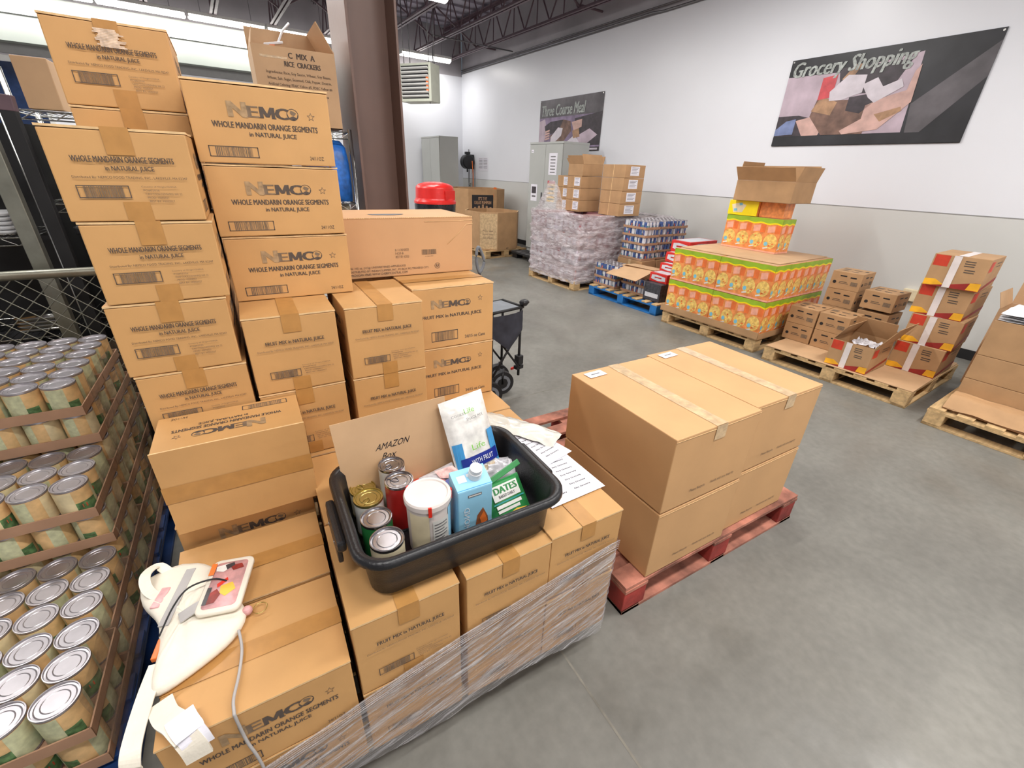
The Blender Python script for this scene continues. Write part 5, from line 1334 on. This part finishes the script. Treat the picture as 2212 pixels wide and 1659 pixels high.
# second wrapped load behind
mat('load_grey', (176, 166, 168), 0.5, var=0.1)
pallet('wooden_pallet', 'pallet under the low wrapped load against the side wall', 5.80, 5.40, .74, 1.4, .14, room=True, seed=12)
for i, a in enumerate((5.05, 5.73)):
    plain_box('wrapped_case', ('grey carton under film against the wall, right one', 'grey carton under film against the wall, left one')[i], 5.83, a, .142, (.60, .64, .84), 'load_grey', room=True)
wrap_shell('stretch_wrap', 'milky stretch film over the load pushed against the side wall', 5.83, 5.39, .335, .70, .12, 1.02, sd=4)

def lab_box(label, n, a, z, d=(.40, .30, .165), face='y', grp='labelled brown cartons on the wrapped load', flaps=None, rz=0):
    L = ((-d[0] / 2, -d[1] / 2 , 0), (1, 0, 0), d[0], d[2])
    t = empty('cardboard_box'); rplace(t, n, a, z, rz); tag(t, label, 'box', grp)
    b = MB(); b.box((0, 0, d[2] / 2), d, 'kraft_brown', .004); b.quad(Face((-d[0] / 2, -d[1] / 2, d[2]), (1, 0, 0), (0, 1, 0), d[0], d[1]), 0, .49, 1, .51, 'seam')
    b.quad(Face((-d[0] / 2, d[1] / 2, 0), (0, -1, 0), (0, 0, 1), d[1], d[2], .001), .48, 0, .50, 1, 'kraft_edge'); b.build('carton_body', t)
    F = Face((-d[0] / 2, d[1] / 2, 0), (0, -1, 0), (0, 0, 1), d[1], d[2], .0016) if face == 'x' else Face((-d[0] / 2, -d[1] / 2, 0), (1, 0, 0), (0, 0, 1), d[0], d[2], .0016)
    q = MB(); x0, x1 = (.52, .92) if face == 'x' else (.25, .70); q.quad(F, x0, .12, x1, .82, 'paper')
    for i in range(5): q.quad(F, x0 + .05, .2 + i * .11, x1 - .05 - .05 * (i % 3), .23 + i * .11, 'ink_grey', 1.7)
    q.build('paper_label', t)
for kz in range(4):
    nm = ('bottom', 'second', 'third', 'top')[kz]
    lab_box('brown carton with paper label, %s of the left stack on the wrapped load' % nm, 5.06, 5.66, 1.035 + kz * .168, (.42, .32, .165), 'x') if kz < 3 else None
    lab_box('brown carton with label on its end, %s of the right stack on the wrapped load' % nm, 5.17, 4.965, 1.035 + kz * .168, (.42, .42, .165), 'y', rz=.03 * (kz - 1))
for kz in range(3): lab_box('brown carton set back at far left of the wrapped load, %s one' % ('bottom', 'middle', 'top')[kz], 5.10, 5.985, 1.035 + kz * .168, (.40, .28, .165), 'x', rz=.04)
open_carton('cardboard_box', 'open brown carton with flaps out on top of the left stack', 5.06, 5.66, 1.035 + 3 * .168, (.42, .32, .16), 'kraft_brown', {'x-': (110, .12), 'x+': (105, .12), 'y-': (70, .14), 'y+': (130, .10)}, room=True, rz=.05, group='labelled brown cartons on the wrapped load')

# ---- blue pallet with trays of small cans
pallet('blue_pallet', 'bright blue pallet with a pale plywood top holding trays of small cans', 5.08, 4.03, 1.28, 1.24, .14, 'blue_wood', 'blue_wood', room=True, seed=13, deck='wood')
mat('tin_blue', (66, 90, 144), 0.4, var=0.2, scale=40); mat('tin_white', (206, 208, 214), 0.4, var=0.06); mat('tin_teal', (90, 140, 150), 0.4, var=0.2)
SC = None
def small_can(lbl):
    t = can('soup_can', lbl, 0, 0, 0, .034, .098, 'lid_grey', ['tin_white', (0, 1.5, .05, .95, 'tin_blue'), (1.5, 2.4, .1, .5, 'tin_teal'), (3.0, 4.6, .05, .95, 'tin_blue'), (3.5, 4.0, .2, .6, 'label_orange')], 0, tab=False, lowres=True); return t
SC = small_can('x')
b = MB(); tw, tl, th = 4 * .0695 + .006, 6 * .0695 + .006, .03
b.boxc((-tw / 2, -tl / 2, 0), (tw / 2, tl / 2, .003), 'tray_board')
for s in (-1, 1): b.boxc((-tw / 2, s * tl / 2 - s * .003, 0), (tw / 2, s * tl / 2, th), 'tray_board'); b.boxc((s * tw / 2 - s * .003, -tl / 2, 0), (s * tw / 2, tl / 2, th), 'tray_board')
for s in (-1, 1):
    F = Face((-tw / 2, -tl / 2, 0), (1, 0, 0), (0, 0, 1), tw, th, .001)
ST = b.build('small_can_tray')
def small_tray(n, a, z, label, clabel, rz, vis_top):
    o = inst(ST); rplace(o, n, a, z, rz); tag(o, label, 'tray', 'trays of small cans'); R2 = Matrix.Rotation(rz + RA, 4, 'Z')
    for i in range(4):
        for j in range(6):
            # only the outer cans, plus the whole top layer
            edge = i == 0 or j == 0 or (rz > .7 and j == 5)
            if not (vis_top or edge): continue
            if not (i in (0, 1) or j == 0 or j == 5 or vis_top): continue
            c = inst(SC); v = R2 @ Vector((-tw / 2 + .003 + .0695 * (i + .5), -tl / 2 + .003 + .0695 * (j + .5), 0)); place(c, rp(n, a, z + .0035) + v, random.uniform(0, 6.28)); tag(c, clabel, 'can', 'small cans in trays on the blue pallet')
CL = 'small blue and white labelled can in a tray on the bright blue pallet'
for k in range(3): small_tray(4.68, 4.46, .142 + k * .104, 'tray of small cans in the low left stack, %s layer' % ('bottom', 'middle', 'top')[k], CL, 0, k == 2)
for k in range(2): small_tray(4.74, 3.98, .142 + k * .104, 'tray of small cans under the torn cardboard flap, %s layer' % ('bottom', 'top')[k], CL, 0, False)
for k in range(4, 9): small_tray(5.10, 4.42, .142 + (k - 0) * .104 - .06, 'tray of small cans in the tall rear stack, %s layer' % ('lowest', 'second', 'third', 'fourth', 'topmost')[k - 4], CL, 0, k == 8)
for k in range(3, 8): small_tray(5.12, 3.78, .142 + (k - 0) * .104 - .06 + .0, 'tray of small cans in the rear stack nearer the wall, %s layer' % ('lowest', 'second', 'third', 'fourth', 'topmost')[k - 3], CL, 0, k == 7) if False else None
plain_box('cardboard_box', 'brown carton under the tall stack of small cans', 5.10, 4.42, .142, (.29, .46, .352), 'kraft_brown', room=True)
# cans beside the tall stack
for k in range(5): small_tray(5.40, 4.42, .50 + k * .104, 'tray of small cans in the stack by the wall, %s layer' % ('lowest', 'second', 'third', 'fourth', 'topmost')[k], CL, 0, k == 4)
plain_box('cardboard_box', 'brown carton under the can stack by the wall', 5.40, 4.42, .142, (.26, .46, .352), 'kraft_brown', room=True)
for k in range(5): small_tray(5.70, 4.42, .50 + k * .104, 'tray of small cans in the stack nearest the side wall, %s layer' % ('lowest', 'second', 'third', 'fourth', 'topmost')[k], CL, 0, k == 4)
plain_box('cardboard_box', 'brown carton under the can stack nearest the side wall', 5.70, 4.42, .142, (.26, .46, .352), 'kraft_brown', room=True)
t = empty('cardboard_flap', rp(4.68, 4.04, .382), (0, 0, RA)); tag(t, 'torn open cardboard lid lying over the small can trays', 'cardboard')
b = MB(); b.box((-.12, 0.0, .030), (.34, .54, .005), 'kraft_pale', 0, (0, math.radians(-16), 0)); b.box((.15, -.02, .082), (.26, .50, .005), 'kraft_pale', 0, (0, math.radians(4), .1)); b.build('flap_board', t)
mat('carton_red', (206, 44, 40), 0.4, var=0.08); mat('dark_tray', (60, 60, 66), 0.5, var=0.3, scale=40)
def red_case(label, n, a, z, d, rz=0):
    t = empty('red_case'); rplace(t, n, a, z, rz); tag(t, label, 'box', 'red and white cases on the blue pallet')
    b = MB(); b.box((0, 0, d[2] / 2), d, 'carton_red', .004)
    for F in (Face((-d[0] / 2, d[1] / 2, 0), (0, -1, 0), (0, 0, 1), d[1], d[2], .001), Face((-d[0] / 2, -d[1] / 2, 0), (1, 0, 0), (0, 0, 1), d[0], d[2], .001)):
        b.poly(F, [(.12, .25), (.4, .18), (.9, .3), (.92, .75), (.5, .85), (.1, .7)], 'tin_white'); b.quad(F, .3, .42, .7, .55, 'label_red', 2)
    b.quad(Face((-d[0] / 2, -d[1] / 2, d[2]), (1, 0, 0), (0, 1, 0), d[0], d[1], .001), .06, .08, .94, .92, 'tin_white'); b.build('carton_body', t)
t = empty('dark_case', rp(4.78, 3.60, .142), (0, 0, RA)); tag(t, 'dark printed case low on the blue pallet under the red cases', 'box')
b = MB(); b.box((0, 0, .11), (.5, .26, .22), 'dark_tray', .004); b.quad(Face((-.25, .13, 0), (0, -1, 0), (0, 0, 1), .26, .22, .001), .1, .55, .9, .8, 'tin_white'); b.build('carton_body', t)
red_case('red and white case on the blue pallet, lower one', 4.84, 3.61, .364, (.44, .27, .11)); red_case('red and white case on the blue pallet, middle one', 5.02, 3.62, .476, (.44, .27, .10)); 
plain_box('cardboard_box', 'brown carton behind the red and white cases', 5.44, 3.60, .142, (.34, .28, .436), 'kraft_brown', room=True)
red_case('red and white case on the blue pallet, middle one of the rear', 5.02, 3.62, .584, (.44, .27, .12)) if False else red_case('red and white case on the blue pallet, upper one', 5.12, 3.63, .584, (.46, .27, .12)); red_case('flat red and white case topping the blue pallet', 5.26, 3.64, .706, (.56, .28, .14))

# ---- orange carton pallet
pallet('wooden_pallet', 'wooden pallet under the bright orange and green cases', 4.90, 2.66, 1.12, 1.16, .14, room=True, seed=14)
mat('or_orange', (240, 146, 82), 0.42, var=0.14, scale=22); mat('or_pink', (242, 172, 146), 0.42, var=0.06, scale=22); mat('or_deep', (230, 116, 56), 0.42, var=0.08); mat('or_pasta', (244, 190, 104), 0.42, var=0.18, scale=34)
mat('or_yel2', (250, 212, 130), 0.42, var=0.1); mat('or_green', (150, 182, 44), 0.42, var=0.06); mat('or_yellow', (250, 222, 10), 0.42, var=0.03); mat('or_blue', (124, 190, 214), 0.42, var=0.06)
def food_case(nx, W, D, H, name='food_case'):
    """printed shelf case: nx product pictures on the front (-x side), more on the right (-y side)"""
    b = MB(); b.box((0, 0, H / 2), (D, W, H), 'or_orange', .006)
    rnd = random.Random(2)
    def deco(F, n):
        b.quad(F, 0, 0, 1, .10, 'or_green')
        N = n * 6; P = [(i / N, .13 + .018 * math.sin(i * 2 * PI / 6 + 1)) for i in range(N + 1)]
        for i in range(N): b.poly(F, [(P[i][0], .09), (P[i + 1][0], .09), (P[i + 1][0], P[i + 1][1] + .04), (P[i][0], P[i][1] + .04)], 'or_yellow', 1.5); 
        for i in range(N): b.poly(F, [(P[i][0], .05), (P[i + 1][0], .05), (P[i + 1][0], P[i + 1][1]), (P[i][0], P[i][1])], 'or_green', 2)
        w_ = 1 / n
        for i in range(n):
            x = i * w_
            b.quad(F, x + .64 * w_, .18, x + .98 * w_, .42, 'or_deep'); b.poly(F, [(x + .12 * w_, .24), (x + .58 * w_, .20), (x + .62 * w_, .38), (x + .16 * w_, .42)], 'or_pink', 1.5)
            E = [(x + w_ * (.48 + .46 * math.cos(2 * PI * k / 14)), .66 + .22 * math.sin(2 * PI * k / 14)) for k in range(14)]; b.poly(F, E, 'or_pasta', 1.5)
            for k in range(7):
                cx, cy = x + w_ * rnd.uniform(.2, .75), rnd.uniform(.52, .8); b.poly(F, [(cx, cy), (cx + .12 * w_, cy - .02), (cx + .13 * w_, cy + .008), (cx + .01, cy + .03)], 'or_yel2' if k % 2 else 'or_deep', 2)
            E = [(x + w_ * (.24 + .13 * math.cos(2 * PI * k / 10)), .74 + .065 * math.sin(2 * PI * k / 10)) for k in range(10)]; b.poly(F, E, 'or_blue', 2.5); b.poly(F, [(x + .1 * w_, .86), (x + .4 * w_, .82), (x + .42 * w_, .86), (x + .12 * w_, .9)], 'label_white', 2.4)
        b.quad(F, 0, .95, 1, 1, 'or_pink', 1.2)
    deco(Face((-D / 2, W / 2, 0), (0, -1, 0), (0, 0, 1), W, H, .001), nx)
    deco(Face((-D / 2, -W / 2, 0), (1, 0, 0), (0, 0, 1), D, H, .001), 2)
    b.quad(Face((-D / 2, -W / 2, H), (1, 0, 0), (0, 1, 0), D, W, .001), .02, .02, .98, .98, 'kraft_pale')
    return b.build(name)
OC = food_case(4, .572, .278, .344)
for k in range(2):
    for i in range(4):
        for j in range(2):
            if i in (1, 2, 3) and j == 1 and k == 0 and False: continue
            o = inst(OC); rplace(o, 4.49 + i * .281, 2.375 + j * .575, .166 + k * .349, .0)
            tag(o, 'orange and green case, %s layer, %s, %s' % (('lower', 'upper')[k], ('aisle row', 'second row from the aisle', 'third row from the aisle', 'row nearest the wall')[i], ('right half', 'left half')[j]), 'box', 'orange and green printed cases on their pallet')
t = empty('slip_sheet', rp(4.90, 2.665, .142), (0, 0, RA)); tag(t, 'brown cardboard tray sheet between the orange cases and their pallet', 'cardboard')
b = MB(); b.box((0, 0, .004), (1.16, 1.20, .006), 'kraft_brown')
b.boxc((-.58, -.60, 0), (-.576, .60, .075), 'kraft_brown'); b.boxc((-.58, -.60, 0), (.58, -.596, .06), 'kraft_brown'); b.build('sheet', t)
t = empty('slip_sheet', rp(4.94, 2.68, .862), (0, 0, RA + .02)); tag(t, 'flat tan cardboard sheet on top of the orange cases', 'cardboard')
b = MB(); b.box((0, 0, .004), (1.0, 1.10, .006), 'kraft_pale'); b.build('sheet', t)
o = inst(OC); rplace(o, 5.12, 2.785, .871, -.04); o.scale = (.85, 1.14, 1.0); tag(o, 'single orange and green printed case standing on the tan sheet', 'box', 'orange and green printed cases on their pallet')
b = MB(); b.box((0, 0, .075), (.19, .34, .15), 'or_yellow', .004); F = Face((-.095, .17, 0), (0, -1, 0), (0, 0, 1), .34, .15, .001)
b.poly(F, [(.1, .3), (.4, .15), (.6, .3), (.5, .8), (.2, .85)], 'label_cream'); b.poly(F, [(.35, .2), (.45, .15), (.48, .32), (.38, .35)], 'or_blue', 2); b.poly(F, [(.2, .6), (.3, .55), (.33, .72), (.22, .75)], 'or_blue', 2)
b.quad(Face((-.095, -.17, 0), (1, 0, 0), (0, 0, 1), .19, .15, .001), .03, .05, .97, .95, 'or_orange'); o = b.build('yellow_case'); rplace(o, 5.10, 2.95, 1.218); tag(o, 'small yellow printed case under the open brown carton', 'box')
b = MB(); b.box((0, 0, .075), (.19, .26, .15), 'or_orange', .004); o = b.build('orange_case'); rplace(o, 5.14, 2.645, 1.218); tag(o, 'small orange case beside the yellow one under the open carton', 'box')
open_carton('cardboard_box', 'open brown carton with upright flaps on top of the orange cases', 5.15, 2.74, 1.371, (.42, .62, .20), 'kraft_brown', {'x-': (124, .15), 'x+': (92, .15), 'y-': (106, .14), 'y+': (84, .18)}, room=True)

# ---- brown carton pallet
pallet('wooden_pallet', 'wooden pallet with a cardboard sheet, brown and red cartons on it', 4.84, 1.37, 1.14, 1.16, .14, room=True, seed=15)
t = empty('slip_sheet', rp(4.84, 1.37, .142), (0, 0, RA + .015)); tag(t, 'worn cardboard sheet covering the pallet of brown and red cartons', 'cardboard')
b = MB(); b.box((0, 0, .004), (1.14, 1.15, .006), 'kraft_pale'); b.build('sheet', t)
def print_case(D=.30, W=.255, H=.165):
    b = MB(); b.box((0, 0, H / 2), (D, W, H), 'kraft_brown', .003)
    for F in (Face((-D / 2, W / 2, 0), (0, -1, 0), (0, 0, 1), W, H, .001), Face((-D / 2, -W / 2, 0), (1, 0, 0), (0, 0, 1), D, H, .001), Face((-D / 2, -W / 2, H), (0, 1, 0), (-1, 0, 0), W, D, .001)):
        if F.n.z > .5: F.o = Vector((D / 2, -W / 2, H))
        E = [(.15 + .06 * math.cos(2 * PI * k / 12), .62 + .09 * math.sin(2 * PI * k / 12)) for k in range(12)]; b.poly(F, E, 'black_ink'); b.quad(F, .28, .2, .5, .27, 'black_ink'); b.quad(F, .62, .24, .82, .31, 'black_ink'); b.quad(F, .3, .55, .55, .58, 'ink'); b.quad(F, .3, .63, .6, .66, 'ink')
        b.quad(F, .68, .5, .9, .72, 'ink_mid')
    return b.build('printed_case')
PC = print_case()
def pcase(n, a, z, label, rz=0): o = inst(PC); rplace(o, n, a, z, rz); tag(o, label, 'box', 'brown printed cases on the sheeted pallet')
for k in range(4): pcase(5.15, 1.745, .151 + k * .167, 'brown printed case in the tall rear stack, %s one' % ('bottom', 'second', 'third', 'top')[k], .03 * (k % 2))
for k in range(3): pcase(5.15, 1.43, .151 + k * .19, 'brown printed case in the rear right stack, %s one' % ('bottom', 'middle', 'top')[k], -.03)
for k in range(2): pcase(4.80, 1.867, .151 + k * .167, 'brown printed case in the front left pair, %s one' % ('lower', 'upper')[k], .0)
pcase(4.80, 1.60, .151, 'brown printed case low behind the open red carton', .02); pcase(4.80, 1.60, .318, 'brown printed case whose top shows behind the open red carton', .02)
mat('bx_red', (200, 62, 40), 0.5, var=0.1); mat('bx_dark', (150, 40, 36), 0.5, var=0.1); mat('bx_yellow', (240, 176, 40), 0.5, var=0.08)
def red_prints(b, D, W, H):
    F = Face((-D / 2, W / 2, 0), (0, -1, 0), (0, 0, 1), W, H, .001)
    b.quad(F, .03, .02, .30, .36, 'bx_red'); b.poly(F, [(0, .80), (.2, .78), (.42, .96), (0, 1)], 'bx_yellow'); b.poly(F, [(.1, 1), (.45, .9), (.9, .74), (1, .74), (1, 1)], 'bx_dark', 1.5); b.poly(F, [(.82, .76), (1, .74), (1, .98), (.78, .98)], 'bx_yellow', 2)
    b.quad(F, .36, 0, .50, 1, 'tape_white', 3)
    for i in range(3): b.quad(F, .58, .12 + .07 * i, .76, .15 + .07 * i, 'ink', 1.5)
    for i in range(2): b.quad(F, .62, .38 + .07 * i, .80, .41 + .07 * i, 'ink', 1.5)
    F = Face((-D / 2, -W / 2, 0), (1, 0, 0), (0, 0, 1), D, H, .001)
    b.poly(F, [(0, .9), (1, .66), (1, .78), (0, 1)], 'bx_dark'); b.quad(F, .05, .08, .3, .4, 'bx_red'); b.quad(F, .5, .15, .85, .19, 'ink_mid'); b.quad(F, .5, .25, .8, .29, 'ink_mid')
b = MB(); b.box((0, 0, .12), (.44, .33, .238), 'kraft_brown', .004); red_prints(b, .44, .33, .238); b.quad(Face((-.22, -.165, .239), (1, 0, 0), (0, 1, 0), .44, .33, .001), 0, .42, 1, .58, 'tape_white'); RB = b.build('red_printed_carton')
for k in range(4):
    o = inst(RB); rplace(o, (4.96, 4.98, 4.99, 4.95)[k], .962 + (.0, -.012, .006, .0)[k], .151 + .2405 * k, (.0, .04, -.02, .03)[k]); tag(o, 'brown carton with red and yellow corners and white tape, %s of its tower' % ('bottom', 'second', 'third', 'topmost')[k], 'box', 'tower of red-cornered cartons')
def rprt(b): red_prints(b, .40, .31, .225)
open_carton('red_printed_carton', 'open red-cornered carton with raised flaps at the front of its pallet', 4.50, 1.28, .151, (.40, .31, .225), 'kraft_brown', {'x+': (70, .16), 'y+': (60, .15), 'y-': (118, .22)}, room=True, prt=rprt)
t = empty('plastic_film', rp(4.45, 1.24, .36), (0, 0, RA)); tag(t, 'wad of clear film sticking out of the open red-cornered carton', 'plastic wrap')
b = MB(); b.grid(lambda u, v: Vector(((u - .5) * .2, (v - .5) * .18, .03 * mnoise.noise(Vector((u * 6, v * 6, 0))) + .01)), 12, 12, 'clear_pouch'); b.build('film', t)

# ---- rightmost pallet
pallet('wooden_pallet', 'orange-tinted wooden pallet at the right edge of the view', 4.66, .06, 1.10, 1.16, .14, room=True, seed=16)
open_c = [0]
t = empty('crushed_carton', rp(4.32, .30, .142), (0, 0, RA)); tag(t, 'crushed flat brown carton at the front of the rightmost pallet', 'box')
b = MB(); b.grid(lambda u, v: Vector((-.16 + .205 * u, .28 - .58 * v, .012 + .075 * min(1, u * 2.2) + .012 * mnoise.noise(Vector((u * 4, v * 5, 2))))), 14, 18, 'kraft_brown'); b.grid(lambda u, v: Vector((-.16 + .01 * math.sin(v * 5), .28 - .58 * v, .012 * u)), 2, 18, 'kraft_dark')
b.build('carton_body', t)
for k in range(3):
    plain_box('cardboard_box', 'plain brown carton on the rightmost pallet, %s of the left column' % ('bottom', 'middle', 'top')[k], 4.62, .36, .142 + (0 if k == 0 else .2 + (k - 1) * .18), (.50, .44, (.198, .178, .25)[k]), 'kraft_brown', room=True, group='plain cartons on the rightmost pallet', tapem=None)
    plain_box('cardboard_box', 'plain brown carton on the rightmost pallet, %s of the right column' % ('bottom', 'middle', 'top')[k], 4.62, -.13, .142 + (0 if k == 0 else .2 + (k - 1) * .18), (.50, .50, (.198, .178, .25)[k]), 'kraft_brown', room=True, group='plain cartons on the rightmost pallet', tapem=None)
t = empty('paper_label', rp(4.366, -.02, .62), (0, 0, RA)); tag(t, 'white shipping label on the carton at the right edge', 'label')
b = MB(); b.boxc((0, -.12, 0), (.002, .12, .11), 'paper'); b.build('label_sheet', t)
t = empty('white_bags', rp(4.62, .14, .776), (0, 0, RA)); tag(t, 'flattened white plastic bags heaped on the rightmost cartons', 'bags')
for i in range(4):
    b = MB(); b.grid(lambda u, v: Vector(((u - .5) * .50, (v - .5) * .86, .010 + .014 * i + .008 * mnoise.noise(Vector((u * 5, v * 7, i * 3))) - .006 * abs(2 * u - 1))), 12, 16, 'white'); b.build('bag', t)
open_carton('cardboard_box', 'open pale carton with a tall rear flap behind the white bags', 5.08, .30, .142, (.36, .72, .62), 'kraft_pale', {'x+': (96, .24), 'y+': (110, .12)}, room=True)
